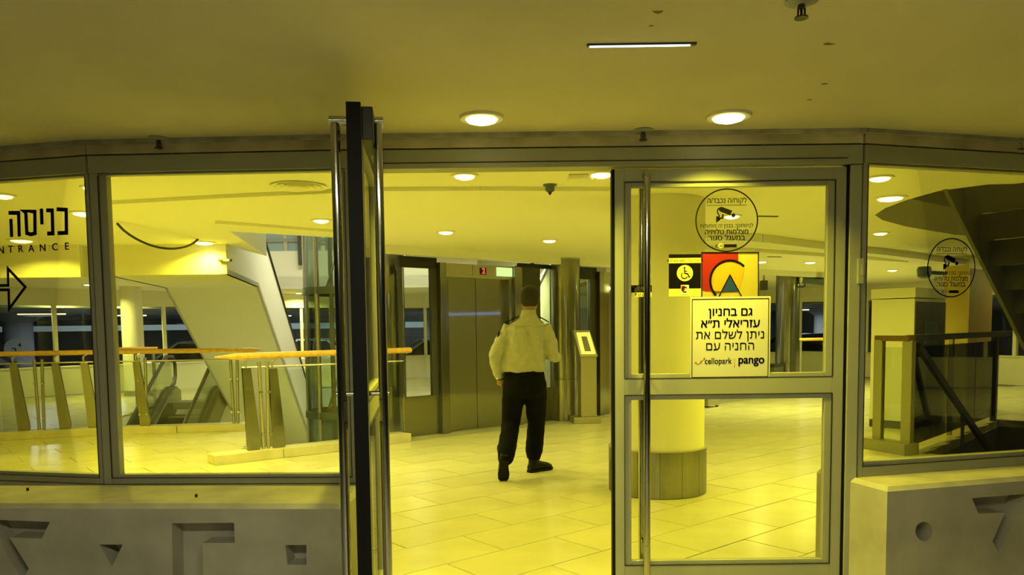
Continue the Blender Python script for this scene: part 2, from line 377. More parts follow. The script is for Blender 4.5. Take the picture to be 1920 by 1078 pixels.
# ---------------------------------------------------------------- perimeter: low wall, windows, head band
pw, pb, pt = MB(), MB(), MB()
wn = 5
for i, (a, b) in enumerate(zip(PER, PER[1:])):
    a3, b3 = Vector((*a, 0)), Vector((*b, 0)); z = Vector((0, 0, 1))
    pw.beam(a3+z*.31, b3+z*.31, .18, .62); pb.beam(a3+z*2.21, b3+z*2.21, .18, .38); pt.beam(a3+z*.635, b3+z*.635, .24, .03)
    p, ang, L = seg(a3, b3)
    w = struct(empty('window_%d' % wn, (a3.x, a3.y, .65), ang), 'far hall window strip, dark garage behind, stretch %s' % ('at the left end', 'beyond the left railing', 'behind the left railing and cream column', 'behind the escalators', 'behind the glass lift', 'behind the lifts', 'behind the white column', 'right of the steel column', 'beside the pale cabinet', 'at the right end')[i], 'window'); wn += 1
    n = max(2, int(L/1.15))
    for k in range(n+1): MB().b2((L*k/n-.035, -.05, 0), (L*k/n+.035, .05, 1.38)).build('mullion', 'ceil', w)
    for k in range(n): MB().b2((L*k/n+.035, -.005, .0), (L*(k+1)/n-.035, .005, 1.38)).build('pane', 'glass', w)
struct(pw.build('wall_back', 'wall'), 'low cream wall below the far windows', 'wall')
struct(pb.build('wall_back', 'wall'), 'cream band above the far windows', 'wall')
struct(pt.build('sill', 'wall'), 'pale window sill along the far windows', 'sill')

# ================================================================ facade frame, windows, doors
FT = .07
def fr(mb, x0, x1, z0, z1, y0=-.035, y1=.035): return mb.b2((x0, y0, z0), (x1, y1, z1))
SILL = .62
def window(nm, a, b, label, z0=SILL, pl=.055, pr=.055, bl=.040, br=.040, sr=.030, sb=.016):
    p, ang, L = seg(a, b); w = struct(empty(nm, a, ang), label, 'window')
    fr(MB(), 0, L, HD+.012, HT, -.045, .06).build('head', 'frame', w, bevel=.003)
    fr(MB(), 0, pl, z0, HD+.012).build('jamb', 'frame', w, bevel=.003); fr(MB(), L-pr, L, z0, HD+.012).build('jamb', 'frame', w, bevel=.003)
    fr(MB(), pl, L-pr, z0, z0+sr).build('sill_rail', 'frame', w, bevel=.003)
    zt_ = HD+.004
    for x0, x1, q0, q1 in ((pl, pl+bl, z0+sr, zt_), (L-pr-br, L-pr, z0+sr, zt_), (pl, L-pr, zt_, HD+.012), (pl+bl, L-pr-br, z0+sr, z0+sr+sb)):
        fr(MB(), x0, x1, q0, q1, -.022, .022).build('bead', 'frame', w, bevel=.002)
    s = MB()
    for x0, x1, q0, q1 in ((pl-.002, pl+.002, z0+sr, HD), (L-pr-.002, L-pr+.002, z0+sr, HD), (pl, L-pr, HD+.010, HD+.013), (pl, L-pr, z0+sr-.001, z0+sr+.002)): s.b2((x0, -.0365, q0), (x1, -.03, q1))
    s.build('seam', 'framedark', w)
    fr(MB(), pl+bl-.005, L-pr-br+.005, z0+sr+sb-.005, zt_+.002, -.003, .003).build('pane', 'glass', w)
    return w, ang
W1, A1 = window('window_1', PL, P1, 'left angled entrance window with the printed entrance sign', pr=.018, br=.008)
W2, A2 = window('window_2', P1, P2+Vector((.0, 0, 0)), 'wide entrance window left of the open door', pl=.042, pr=.05, bl=.034)
W3, A3 = window('window_3', P3, PR, 'right angled entrance window above the right concrete barrier', pl=.026, bl=.016, sr=.05, sb=.022)
# door frame
DF = struct(empty('trim_11', P2, 0), 'grey door frame around the two glass doors', 'door frame')
Ld = (P3-P2).length
fr(MB(), 0, Ld, HD+.004, HT, -.045, .06).build('head', 'frame', DF, bevel=.003)
MB().b2((0.07, -.047, HD+.028), (Ld-.07, -.04, HD+.033)).build('seam', 'framedark', DF)
fr(MB(), 0, .075, 0, HD).build('jamb', 'frame', DF, bevel=.003)
fr(MB(), Ld-.055, Ld, 0, HD, -.04, .04).build('jamb', 'frame', DF, bevel=.003)
MB().b2((Ld-.068, -.03, 0), (Ld-.052, .03, HD)).build('gasket', 'rubber', DF)
fr(MB(), .07, Ld-.06, .0, .012, -.05, .05).build('threshold', 'satin', DF)
def leaf(nm, loc, rz, label, L, barx, flip, hl):
    """local x from hinge edge (0) to free edge (L)"""
    d = struct(empty(nm, loc, rz), label, 'door'); t = .024; ST = .055; z0, z1 = .015, HD-.006
    for x0, x1, a, b, n in ((0, ST, z0, z1, 'stile'), (L-ST, L-.008, z0, z1, 'stile'), (ST, L-ST, z1-.06, z1, 'top_rail'), (ST, L-ST, 1.035, 1.115, 'middle_rail'), (ST, L-ST, z0, .19, 'bottom_rail')):
        fr(MB(), x0, x1, a, b, -t, t).build(n, 'frame', d, bevel=.002)
    MB().b2((L-.008, -t, z0), (L+.006, t, z1)).build('edge_gasket', 'rubber', d)
    s = MB(); g = 0.034
    for a, b, nm2 in ((1.115, z1-.06, 'upper'), (.19, 1.035, 'lower')):
        for x0, x1, q0, q1 in ((ST, ST+g, a, b), (L-ST-g, L-ST, a, b), (ST+g, L-ST-g, b-.025, b), (ST+g, L-ST-g, a, a+.022)):
            fr(MB(), x0, x1, q0, q1, -.016, .016).build('bead', 'frame', d, bevel=.002)
        for x0, x1, q0, q1 in ((ST-.002, ST+.002, a, b), (L-ST-.002, L-ST+.002, a, b), (ST, L-ST, b-.002, b+.002), (ST, L-ST, a-.002, a+.002)):
            s.b2((x0, -t-.001, q0), (x1, t+.001, q1))
        fr(MB(), ST+g-.005, L-ST-g+.005, a+.018, b-.02, -.003, .003).build(nm2+'_pane', 'glass', d)
    s.build('seam', 'framedark', d)
    for sy in (-1, 1):
        y = sy*.072
        bar = MB().tube([(barx, y, .12), (barx, y, 2.075)], .017, 16).build('pull_bar', 'chrome', d, smooth=True)
        for z in (.30, 1.14, 2.085):
            mb = MB().tube([(barx, sy*.012, z), (barx, y+sy*.02, z)], .016 if z > 2 else .009, 14)
            mb.build('bracket', 'chrome', bar, smooth=True)
    return d
hinge = Vector((-.652, 3.735, 0)); free = Vector((-.514, 2.60, 0)); dv = free-hinge
D1 = leaf('door_1', hinge, math.atan2(dv.y, dv.x), 'left glass door swung open towards the camera, seen almost edge-on', dv.length, dv.length-.115, 1, '')
# closer on the open leaf
MB().b2((dv.length-.26, .024, 2.00), (dv.length-.02, .062, 2.11)).build('closer_box', 'black', D1, bevel=.004)
MB().beam((dv.length-.25, .055, 2.03), (dv.length-.62, .058, 1.80), .012, .02).build('closer_arm', 'dark', D1)
D2 = leaf('door_2', (1.612, 3.75, 0), PI, 'closed right glass door covered with stickers', 1.612-.492, 1.612-.492-.155, -1, '')
# small white contact box on the post beside the closed door
cb = V(1608, 500, 3.70)
o = thing('contact_switch', 'small pale contact box on the post right of the closed door', 'switch', (1.672, 3.708, 1.62))
MB().b2((-.014, -.012, -.06), (.014, .006, .06)).build('body', 'frame', o, bevel=.002); MB().b2((.002, -.02, -.02), (.012, -.012, .03)).build('slider', 'greyp', o)

# ================================================================ concrete barriers
def barrier(nm, A, B, depth, shapes, label, x0ext, x1ext, ztop=.62):
    """A, B: front top edge points (3D). shapes in pixels on the front plane"""
    A = Vector((A.x, A.y, 0)); B = Vector((B.x, B.y, 0)); d = (B-A).normalized(); ang = math.atan2(d.y, d.x); n = Vector((d.y, -d.x, 0))
    loops = []
    for sh in shapes:
        q = []
        for px, py in sh:
            h = hit(px, py, A, n); q.append(((h-A).dot(d), h.z))
        loops.append(q)
    L = (B-A).length; ch = .02
    out = [(-x0ext, 0), (L+x1ext, 0), (L+x1ext, ztop-ch), (-x0ext, ztop-ch)]
    root = tag(empty(nm, A, ang), label, 'barrier')
    mb = MB().poly([out]+loops, lambda x, z: (x, 0, z), lambda x, z: (x, .10, z))
    mb.b2((-x0ext, .10, 0), (L+x1ext, depth, ztop-ch))
    mb.build('body', 'concrete', root)
    cp = MB(); a, b = -x0ext, L+x1ext
    cp.add([(a, 0, ztop-ch), (b, 0, ztop-ch), (b, depth, ztop-ch), (a, depth, ztop-ch), (a+ch, ch, ztop), (b-ch, ch, ztop), (b-ch, depth, ztop), (a+ch, depth, ztop)], [(3, 2, 1, 0), (4, 5, 6, 7), (0, 1, 5, 4), (1, 2, 6, 5), (2, 3, 7, 6), (3, 0, 4, 7)])
    cp.build('top_ledge', 'ledge', root)
    return root
LA, LB = G(0, 945, .62), G(640, 946, .62)
seven = [(-22, 974), (93.7, 978.5), (78, 1010), (17.5, 1007.6), (54, 1066), (44, 1084), (34, 1076), (-14, 992)]
barrier('concrete_barrier', LA, LB, .40, [seven, [(186, 1021), (230, 1021), (210, 1062)], [(322, 981), (439, 980), (440, 1018), (380, 1018), (380, 1120), (325, 1120)], [(535, 1022), (574.6, 1021.5), (574.6, 1059), (539, 1059)]],
        'long grey concrete barrier left of the door with seven, triangle, corner and square recesses', 1.2, 0)
RA, RB = G(1664, 914, .62), G(1920, 894, .62)
barrier('concrete_barrier', RA, RB, .50, [[(1732.6+16.3*math.cos(k*PI/12), 996+18*math.sin(k*PI/12)) for k in range(24)], [(1822, 934), (1935, 924), (1940, 912), (1944, 930), (1872, 1037), (1861, 1015), (1884.5, 961), (1835, 963)][:0] or [(1822, 934), (1936, 925), (1920, 944), (1872, 1037), (1861, 1015), (1884.5, 961), (1835, 963)]],
        'grey concrete barrier right of the door with round and seven-shaped recesses', 0, 1.2)
# concrete upstand under the windows
up = MB()
for a, b in ((PL, P1), (P1, P2+Vector((.0, 0, 0))), (P3, PR)):
    p, ang, L = seg(a, b); n = Vector((math.sin(ang), -math.cos(ang), 0)); up.box((a+b)/2+n*.0+Vector((0, 0, SILL/2-.002)), (L, .09, SILL-.004), rz=ang)
struct(up.build('wall_front', 'concrete'), 'concrete upstand below the entrance windows', 'wall')

# ================================================================ outside ceiling fittings
def downlight(px, py, z, r, label, power, col, glow, lit=True, ring=True):
    p = G(px, py, z); t = thing('ceiling_downlight', label, 'ceiling light', (p.x, p.y, z))
    MB().lathe((0, 0, 0), [(r*.80, -.012), (r*1.06, -.012), (r*1.12, -.004), (r*1.12, 0), (r*.80, 0)], 28, cap=False).build('trim_ring', 'lampwhite', t, smooth=True)
    MB().lathe((0, 0, 0), [(r*.02, -.032), (r*.4, -.030), (r*.70, -.022), (r*.82, -.010), (r*.82, -.001)], 24).build('diffuser', glow, t, smooth=True)
    if power: light('downlight_lamp', 'AREA', (p.x, p.y, z-.045), power, col, r*1.5, spread=math.radians(150 if z > 2.3 else 122))
downlight(903, 219, ZO, .088, 'bright round downlight outside above the open doorway', 20, YEL, 'lampn')
downlight(1366, 216, ZO, .088, 'bright round downlight outside above the closed right door', 20, YEL, 'lampn')
p = G(1203, 82, ZO)
t = thing('linear_light', 'short white linear light set in the outer ceiling', 'ceiling light', (p.x, p.y, ZO), -.008)
MB().b2((-.178, -.008, -.006), (.178, .008, 0)).build('housing', 'dark', t)
MB().b2((-.170, -.005, -.0085), (.158, .005, -.005)).build('diffuser', 'led', t)
def sprinkler(px, py, label, s=1.3):
    p = G(px, py, ZO); t = thing('fire_sprinkler', label, 'sprinkler', (p.x, p.y, ZO))
    MB().lathe((0, 0, 0), [(.034*s, 0), (.036*s, -.004), (.020*s, -.010), (.012*s, -.012)], 20).build('escutcheon', 'greyp', t, smooth=True)
    MB().tube([(0, 0, -.006), (0, 0, -.022)], .010, 12).tube([(.009, 0, -.02), (.010, 0, -.046)], .003, 6).tube([(-.009, 0, -.02), (-.010, 0, -.046)], .003, 6).tube([(0, 0, -.022), (0, 0, -.044)], .004, 8).build('yoke', 'dark', t)
    MB().lathe((0, 0, -.05), [(.019, 0), (.019, .004), (.006, .006)], 16).build('deflector', 'dark', t)
sprinkler(297, 258, 'dark fire sprinkler on the outer ceiling above the left window')
sprinkler(1206, 243, 'dark fire sprinkler on the outer ceiling between the two downlights')
sprinkler(1503, 1, 'dark fire sprinkler at the top edge beyond the linear light')
sprinkler(1912, 262, 'dark fire sprinkler at the far right edge of the outer ceiling')
# loose cable run beside the right sprinkler
pts = [G(x, y, ZO-.004) for x, y in ((1724, 270), (1790, 262), (1850, 270), (1912, 283), (1960, 286))]
tag(MB().tube(pts, .006, 6).build('ceiling_cable', 'greyp'), 'thin grey cable along the ceiling edge beside the right sprinkler', 'cable')
# stains on the ceiling
for x, y, w, lb in ((1236, 22, .03, 'dark chip mark in the outer ceiling behind the linear light'), (1220, 48, .012, 'small round dark hole in the outer ceiling near the linear light'), (1552, 82, .03, 'dark scratch chip in the outer ceiling right of the linear light'), (1545, 157, .02, 'short scratch chip in the ceiling above the right downlight'), (1518, 187, .016, 'tiny chip in the ceiling right of the right downlight')):
    p = G(x, y, ZO); a = random.uniform(0, 3)
    tag(MB().slab([[(p.x+w*math.cos(a+k*1.05)*random.uniform(.3, 1), p.y+w*.5*math.sin(a+k*1.05)*random.uniform(.4, 1)) for k in range(6)]], ZO-.0012, ZO+.001).build('ceiling_chip', 'brown'), lb, 'ceiling mark')
# small dark bolt heads on barriers
for x, y, z, lb in ((52, 919, .622, 'tiny dark bolt on the left barrier ledge under the left window'), (368, 931, .622, 'tiny dark bolt on the left barrier ledge under the wide window'), (1808, 878, .622, 'tiny dark plug on the right barrier ledge beside the wire loop')):
    p = G(x, y, z); tag(MB().tube([(p.x, p.y, .619), (p.x, p.y, .634)], .006, 8).build('bolt', 'black'), lb, 'bolt')
p = G(1812, 874, .622); pts = [(p.x+.02*math.cos(a)*.6, p.y+.01, .626+.022+.022*math.sin(a)) for a in [k*.5-1.4 for k in range(9)]]
tag(MB().tube(pts, .0022, 6).build('wire_loop', 'white'), 'small white wire loop on the right barrier ledge', 'wire')

# ================================================================ inside downlights
for args in (
    (871, 328, .085, 'inner downlight just past the doorway head, left of the smoke detector', 'door'), (1128, 325, .085, 'inner downlight just past the doorway head, beside the sensor box', 'door'),
    (836, 434, .092, 'downlight in front of the lift door, left one of the pair', 'pair'), (1030, 450, .092, 'downlight in front of the steel column, right one of the pair', 'pair'),
    (602, 412, .088, 'downlight in front of the glass lift shaft', 'mid'), (382, 454, .125, 'large downlight beside the escalator bulkhead', 'right'),
    (160, 399, .12, 'large downlight behind the left window post, right of the printed sign', 'near'), (40, 450, .13, 'large downlight behind the printed Hebrew letters', 'near'),
    (172, 350, .07, 'small downlight at the top right corner of the left window', 'near'), (5, 365, .08, 'downlight at the top left corner of the left window', 'near'),
    (165, 533, .105, 'far downlight left of the window post, nearest of the far left row', 'far'), (239, 545, .105, 'far downlight just right of the window post', 'far'),
    (55, 541, .12, 'far downlight below the printed arrow', 'far'), (111, 542, .12, 'far downlight right of the printed arrow tip', 'far'),
    (1650, 332, .085, 'inner downlight at the top left corner of the right window', 'right'), (1669, 370, .12, 'downlight beside the oval stair opening', 'right'),
    (1651, 436, .085, 'downlight under the oval stair opening', 'right'), (1673, 506, .105, 'far downlight above the pale cabinet', 'far'),
    (1519, 491, .10, 'far downlight left of the bullet camera', 'far'), (1428, 490, .09, 'far downlight right of the logo poster', 'far'), (1535, 521, .11, 'farthest downlight behind the bullet camera', 'far'),
    (1372, 404, .085, 'downlight seen through the round camera sticker', 'pair'),
    (560, 549, .10, 'far side downlight past the atrium, between the escalator and glass lift', 'far')):
    z = ZC
    downlight(args[0], args[1], z, args[2], args[3], POW[args[4]], YEL if args[4] in ('near', 'door', 'right') else YEL2, 'lampf' if args[4] == 'far' else 'lampn')
# ceiling bits
p = G(1031, 346, ZC); t = thing('smoke_detector', 'small dark ceiling detector hanging just inside the doorway', 'detector', (p.x, p.y, ZC))
MB().lathe((0, 0, 0), [(.05, 0), (.05, -.008), (.034, -.012), (.034, -.035), (.028, -.05)], 20).build('body', 'bluegrey', t, smooth=True); MB().lathe((0, 0, 0), [(.015, -.05), (.012, -.062), (.003, -.075)], 12).build('tip', 'black', t, smooth=True)
p = G(1087, 329, ZC); t = thing('ceiling_speaker', 'flat pale sensor box on the ceiling inside the doorway', 'sensor', (p.x, p.y, ZC))
MB().b2((-.08, -.06, -.035), (.08, .06, 0)).build('housing', 'ceil', t, bevel=.008); MB().b2((.075, -.055, -.04), (.085, -.045, 0)).build('bracket', 'lampwhite', t)
p = G(560, 348, ZC); t = thing('air_diffuser', 'large round ceiling air diffuser left of the open door', 'diffuser', (p.x, p.y, ZC))
for k in range(4): MB().lathe((0, 0, 0), [(.19-.045*k, 0), (.20-.045*k, -.012-.002*k), (.175-.045*k, -.008), (.17-.045*k, 0)], 36, cap=False).build('ring', 'ceil', t, smooth=True)
for x, y, w, lb in ((1440, 405, .10, 'thin dark slot vent in the ceiling right of the camera sticker'), (1452, 481, .11, 'thin dark slot vent in the ceiling right of the logo poster')):
    p = G(x, y, ZC); tag(MB().box((p.x, p.y, ZC-.004), (w*2, .035, .008), rz=.2).build('slot_vent', 'dark'), lb, 'vent')
# loose cable hanging over the left escalator bulkhead
A, B = V(222, 462, 7.2), V(372, 464, 8.6)
B.z = ZC; pts = []
for k in range(17):
    s = k/16; q = A.lerp(B, s); q.z = ZC-.16*(4*s*(1-s))**.8-.02*(1-s); pts.append(q)
tag(MB().tube(pts, .012, 8).build('hanging_cable', 'black'), 'black cable sagging from the hall ceiling behind the wide window', 'cable')

# ================================================================ white column with steel sleeve
c = Vector((1.215, 6.42, 0))
t = thing('round_column', 'thick round cream column with stainless sleeve behind the closed door', 'column', c)
MB().lathe((0, 0, 0), [(.385, 0), (.385, ZC-.0)], 48).build('shaft', 'wall', t, smooth=True)
pm = MB(); R_ = .405; n = 14
ring = [[(R_*math.cos(a), R_*math.sin(a), z) for a in [2*PI/n*(j/5)*.985 for j in range(6)]] for z in (0.005, .37)]
vs = ring[0]+ring[1]; pm.add(vs, [(j, j+1, j+7, j+6) for j in range(5)])
pmesh = pm.mesh('sleeve_panel'); pmesh.materials.append(M['steel'])
for k in range(n):
    o = bpy.data.objects.new('sleeve_panel', pmesh); COL.objects.link(o); o.parent = t; o.rotation_euler = (0, 0, 2*PI*k/n+.1)
    md = o.modifiers.new('sol', 'SOLIDIFY'); md.thickness = .008
MB().lathe((0, 0, 0), [(.386, .37), (.409, .372), (.409, .378), (.386, .38)], 48, cap=False).build('sleeve_cap', 'satin', t, smooth=True)

# ================================================================ stainless columns
def steelcol(c, r, label, z1=ZC):
    t = thing('steel_column', label, 'column', (c[0], c[1], 0))
    for z0, z2 in ((0.0, .62), (.624, z1)):
        MB().lathe((0, 0, 0), [(r, z0), (r, z2)], 40).build('cladding', 'steel', t, smooth=True)
    MB().lathe((0, 0, 0), [(r+.006, z1-.02), (r+.006, z1)], 40).build('collar', 'satin', t, smooth=True)
    return t
steelcol((-1.67, 10.55), .215, 'stainless clad column between the open door and the lift')
steelcol((.80, 11.50), .225, 'stainless clad column behind the walking man')
steelcol((5.48, 15.3), .225, 'stainless clad column seen right of the payment sign')
struct_col = thing('round_column', 'slim cream column far behind the left railing', 'column', (-8.35, 17.0, 0))
MB().lathe((0, 0, 0), [(.22, 0), (.22, ZC)], 32).build('shaft', 'wall', struct_col, smooth=True)
MB().lathe((0, 0, 0), [(.23, 0), (.23, .12)], 32).build('base', 'satin', struct_col, smooth=True)

# ================================================================ lifts
E0 = Vector((-.957, 10.068, 0))
def es(px, py=650): return (EW(px, py)-E0).dot(U)
def lift_front(nm, label, x0, x1, d0, d1, disp):
    """x along U, y into the wall"""
    t = thing(nm, label, 'lift', E0, UA)
    for a, b in ((x0, x0+.10), (x1-.14, x1)):
        MB().b2((a, -.07, 0), (b, .2, 2.24)).build('jamb', 'steel', t, bevel=.004)
    MB().b2((x0+.10, -.02, 2.06), (x1-.14, .2, 2.24)).build('header', 'satin', t)
    for a, b in ((x0+.10, d0), (d1, x1-.14)):
        if b > a+.01: MB().b2((a, -.03, 0), (b, .2, 2.06)).build('reveal', 'steel', t)
    m = (d0+d1)/2
    for a, b in ((d0, m-.004), (m+.004, d1)):
        MB().b2((a, .06, .015), (b, .10, 2.06)).build('door_panel', 'steeld', t)
    MB().b2((d0, .102, 0), (d1, .19, 2.06)).build('shaft_gap', 'black', t)
    MB().b2((d0, -.03, 0), (d1, .06, .012)).build('door_sill', 'satin', t)
    if disp:
        dx = es(903, 500); ip = MB().b2((dx-.17, -.028, 2.09), (dx+.12, -.02, 2.22)).build('indicator_plate', 'satin', t)
        MB().b2((dx-.055, -.034, 2.11), (dx+.055, -.028, 2.20)).build('display', 'black', ip)
        text('digit', '2', ip, (dx+.005, -.036, 2.155), .10, 'red', .004)
        gx0, gx1 = es(929, 500), es(958, 500); MB().b2((gx0, -.028, 2.10), (gx1, -.02, 2.22)).build('lit_panel', 'green', t)
    return t
lx0, lx1, ld0, ld1 = es(822), es(975), es(840), es(953)
lift_front('elevator', 'stainless lift front with two door panels and red floor digit two', lx0, lx1, ld0, ld1, True)
rx0 = es(1119); lift_front('elevator', 'second stainless lift front behind the steel column, partly hidden', rx0, rx0+1.75, rx0+.25, rx0+1.4, False)
# glazed screen bays between the lifts
def bay(nm, label, x0, x1, g0, g1, gz0, gz1, back=True):
    t = thing(nm, label, 'screen', E0, UA)
    MB().b2((x0, 0, 0), (x1, .05, gz0)).build('lower_panel', 'steel', t)
    MB().b2((x0, 0, gz1), (x1, .05, 2.30)).build('top_panel', 'black', t)
    if g0 > x0+.01: MB().b2((x0, 0, gz0), (g0, .05, gz1)).build('side_panel', 'dark', t)
    if x1 > g1+.01: MB().b2((g1, 0, gz0), (x1, .05, gz1)).build('side_panel', 'dark', t)
    MB().b2((g0, .02, gz0), (g1, .028, gz1)).build('pane', 'gglass', t)
    return t
bay('glazed_screen', 'glazed screen left of the lift door with steel lower panel', es(752), es(822)-.002, es(757), es(810), .52, 2.16)
bay('glazed_screen', 'black screen bay with narrow glass slot right of the lift door', es(975)+.002, es(1050), es(1014), es(1036), .50, 2.24)
bay('glazed_screen', 'black screen bay with white glass slot beyond the steel column', es(1050)+.004, es(1119)-.002, es(1078), es(1107), .50, 2.12)
# lift well back: pale wall with steel braces behind the narrow slots
t = thing('lift_well', 'pale lift well wall with dark steel braces behind the glass slots', 'lift well', E0, UA)
bx0, bx1 = es(985), es(1119)
MB().b2((bx0-.1, .9, 0), (bx1+1.2, .96, ZC)).build('back_wall', 'white', t)
br = [((bx0+.2, .5, .1), (bx0+.9, .5, 1.2)), ((bx0+.2, .5, 1.2), (bx0+.9, .5, 2.3)), ((bx0+.2, .5, 1.25), (bx0+1.2, .5, 1.28)), ((bx0+.9, .5, .1), (bx0+.3, .5, 1.25)), ((bx0+.25, .5, 2.3), (bx0+.85, .5, 1.25)), ((bx0+1.0, .5, 1.9), (bx0+2.2, .5, 2.2)), ((bx0+.6, .5, .0), (bx0+.6, .5, ZC))]
for a, b in br: MB().beam(a, b, .035, .05).build('brace', 'dark', t)
light('lift_well_fill', 'AREA', E0+U*(bx0+.7)-N*.55+Vector((0, 0, 2.33)), 45, PALE, .3)  # added fill, makes the back wall bright behind the slots

# ================================================================ pedestal kiosk
kp = G(1094, 793)
k = thing('pedestal_kiosk', 'steel pedestal kiosk with a sloping lit screen beside the steel column', 'kiosk', (kp.x+.03, kp.y+.06, 0), math.radians(8))
MB().b2((-.20, -.15, 0), (.20, .15, .09)).build('plinth', 'satin', k, bevel=.006)
MB().b2((-.085, -.11, .09), (.15, .10, 1.02)).build('post', 'satin', k, bevel=.012)
hd = MB().add([(-.10, -.15, .96), (.16, -.15, .96), (.16, .06, .98), (-.10, .06, .98), (-.16, .02, 1.34), (.08, .02, 1.34), (.08, .10, 1.34), (-.16, .10, 1.34)], [(3, 2, 1, 0), (4, 5, 6, 7), (0, 1, 5, 4), (1, 2, 6, 5), (2, 3, 7, 6), (3, 0, 4, 7)]).build('head', 'satin', k, bevel=.008)
MB().add([(-.083, -.150, 1.00), (.125, -.150, 1.00), (.072, -.005, 1.31), (-.122, -.005, 1.31), (-.083, -.140, 1.00), (.125, -.140, 1.00), (.072, .01, 1.31), (-.122, .01, 1.31)], [(0, 1, 2, 3), (7, 6, 5, 4), (0, 4, 5, 1), (1, 5, 6, 2), (2, 6, 7, 3), (3, 7, 4, 0)]).build('screen', 'scr', hd)
MB().add([(-.03, -.142, 1.04), (.06, -.142, 1.04), (.02, -.045, 1.25), (-.06, -.045, 1.25), (-.03, -.13, 1.04), (.06, -.13, 1.04), (.02, -.035, 1.25), (-.06, -.035, 1.25)], [(0, 1, 2, 3), (0, 4, 5, 1), (1, 5, 6, 2), (2, 6, 7, 3), (3, 7, 4, 0)]).build('screen_print', 'greyp', hd)

# ================================================================ railings by the atrium
def path_pts(pts, step):
    out = []; pts = [Vector(p) for p in pts]
    for a, b in zip(pts, pts[1:]): out.append((a, b))
    return out
def curb(nm, pts, label, h=.10, w=.26):
    t = thing(nm, label, 'curb', (0, 0, 0))
    for a, b in zip(pts, pts[1:]):
        a, b = Vector(a), Vector(b); d = (b-a); L = d.length; n = max(1, round(L/.85))
        for k in range(n):
            p, q = a+d*(k/n+.002), a+d*((k+1)/n-.002); MB().beam(p+Vector((0, 0, h/2)), q+Vector((0, 0, h/2)), w, h).build('stone', 'curb', t, bevel=.004)
    return t
def inset(pts, off):
    pts = [Vector((p[0], p[1], 0)) for p in pts]; r = []
    for i, p in enumerate(pts):
        d = (pts[min(i+1, len(pts)-1)]-pts[max(i-1, 0)]).normalized(); r.append(p+Vector((-d.y, d.x, 0))*off)
    return r
C1 = inset([(-7.9, 9.35), (-6.66, 9.92), (-5.478, 10.33), (-3.709, 10.607)], .13)
C2 = inset([(-3.066, 7.836), (-1.901, 8.728), (-1.25, 9.42)], .13)
curb('stone_curb', C1, 'low cream stone curb under the far left railing')
curb('stone_curb', C2, 'low cream stone curb under the nearer railing left of the open door')
def at_px(pts, px):
    """point on a ground polyline that the photo shows at column px"""
    best = None
    for a, b in zip(pts, pts[1:]):
        for k in range(101):
            q = a.lerp(b, k/100); d = RC.transposed() @ (q-Vector((0, 0, EYE-.5))); x = CX+FPX*d.x/-d.z
            if best is None or abs(x-px) < best[0]: best = (abs(x-px), q, (b-a).normalized())
    return best[1], best[2]
def post_fin(t, q, d, lean, zt):
    """flat tapered stanchion, inclined, with a curled arm that carries the rail"""
    n = Vector((d.y, -d.x, 0)); mb = MB(); prof = [(-.055+lean*.0, .10), (.075, .10), (.085, .16), (.045-lean, zt-.10), (-.045-lean, zt-.10)]
    mb.poly([prof], lambda x, z: q+d*x+n*.022+Vector((0, 0, z)), lambda x, z: q+d*x-n*.022+Vector((0, 0, z)))
    o = mb.build('post', 'steel', t, bevel=.004)
    MB().tube([q-d*lean+Vector((0, 0, zt-.12)), q-d*(lean+.01)+n*.01+Vector((0, 0, zt-.03)), q-d*(lean-.06)+n*.02+Vector((0, 0, zt+.03))], .013, 8).build('rail_arm', 'satin', o, smooth=True)
def post_pair(t, q, d, zt):
    for s in (-.045, .045):
        o = MB().tube([q+d*(s*.6)+Vector((0, 0, .10)), q+d*s+Vector((0, 0, zt))], .020, 10).build('post', 'satin', t, smooth=True)
        n = Vector((d.y, -d.x, 0))
        for z in (.26, .72): MB().tube([q+d*s+n*.02+Vector((0, 0, z)), q+d*s+n*.05+Vector((0, 0, z))], .016, 10).build('glass_clip', 'chrome', o, smooth=True)
R1 = thing('atrium_railing', 'long left railing with orange wooden handrail and steel posts', 'railing', (0, 0, 0))
zr = 1.09
for px in (40, 118, 172, 268): q, d = at_px(C1, px); post_fin(R1, q, d, .07, zr)
for px in (68, 262): q, d = at_px(C1, px+8); post_pair(R1, q, d, zr-.05)
for q, d in (at_px(C1, 440),): post_pair(R1, q, d, zr-.05)
hr = [p+Vector((0, 0, zr+.03)) for p in C1]; dd = (hr[-1]-hr[-2]).normalized(); hr[-1] = hr[-1]+dd*.12
MB().tube(hr+[hr[-1]+dd*.10], [.032]*len(hr)+[.006], 12).build('handrail', 'orange', R1, smooth=True)
MB().tube([p+Vector((0, 0, zr-.10)) for p in C1], .010, 8).build('cable_rail', 'satin', R1, smooth=True)
for a, b in zip(C1, C1[1:]):
    MB().beam(a.lerp(b, .01)+Vector((0, 0, .53)), a.lerp(b, .99)+Vector((0, 0, .53)), .008, .82).build('glass_panel', 'gglass', R1)
R2 = thing('atrium_railing', 'nearer railing with orange handrail left of the open door', 'railing', (0, 0, 0))
q, d = at_px(C2, 472); post_fin(R2, q, d, .04, zr)
q, d = at_px(C2, 497); post_pair(R2, q, d, zr-.04)
q, d = at_px(C2, 520); post_fin(R2, q, d, .03, zr-.02)
q, d = at_px(C2, 664); post_pair(R2, q, d, zr-.04)
hs, _ = at_px(C2, 425); hr = [hs+Vector((0, 0, zr+.02))]+[p+Vector((0, 0, zr+.03)) for p in C2[1:]]
d0 = (hr[1]-hr[0]).normalized()
MB().tube([hr[0]-d0*.10, hr[0]+d0*.12]+hr[1:]+[hr[-1]+(hr[-1]-hr[-2]).normalized()*.12], [.006, .034, .034, .034, .034], 12).build('handrail', 'orange', R2, smooth=True)
cs, _ = at_px(C2, 455)
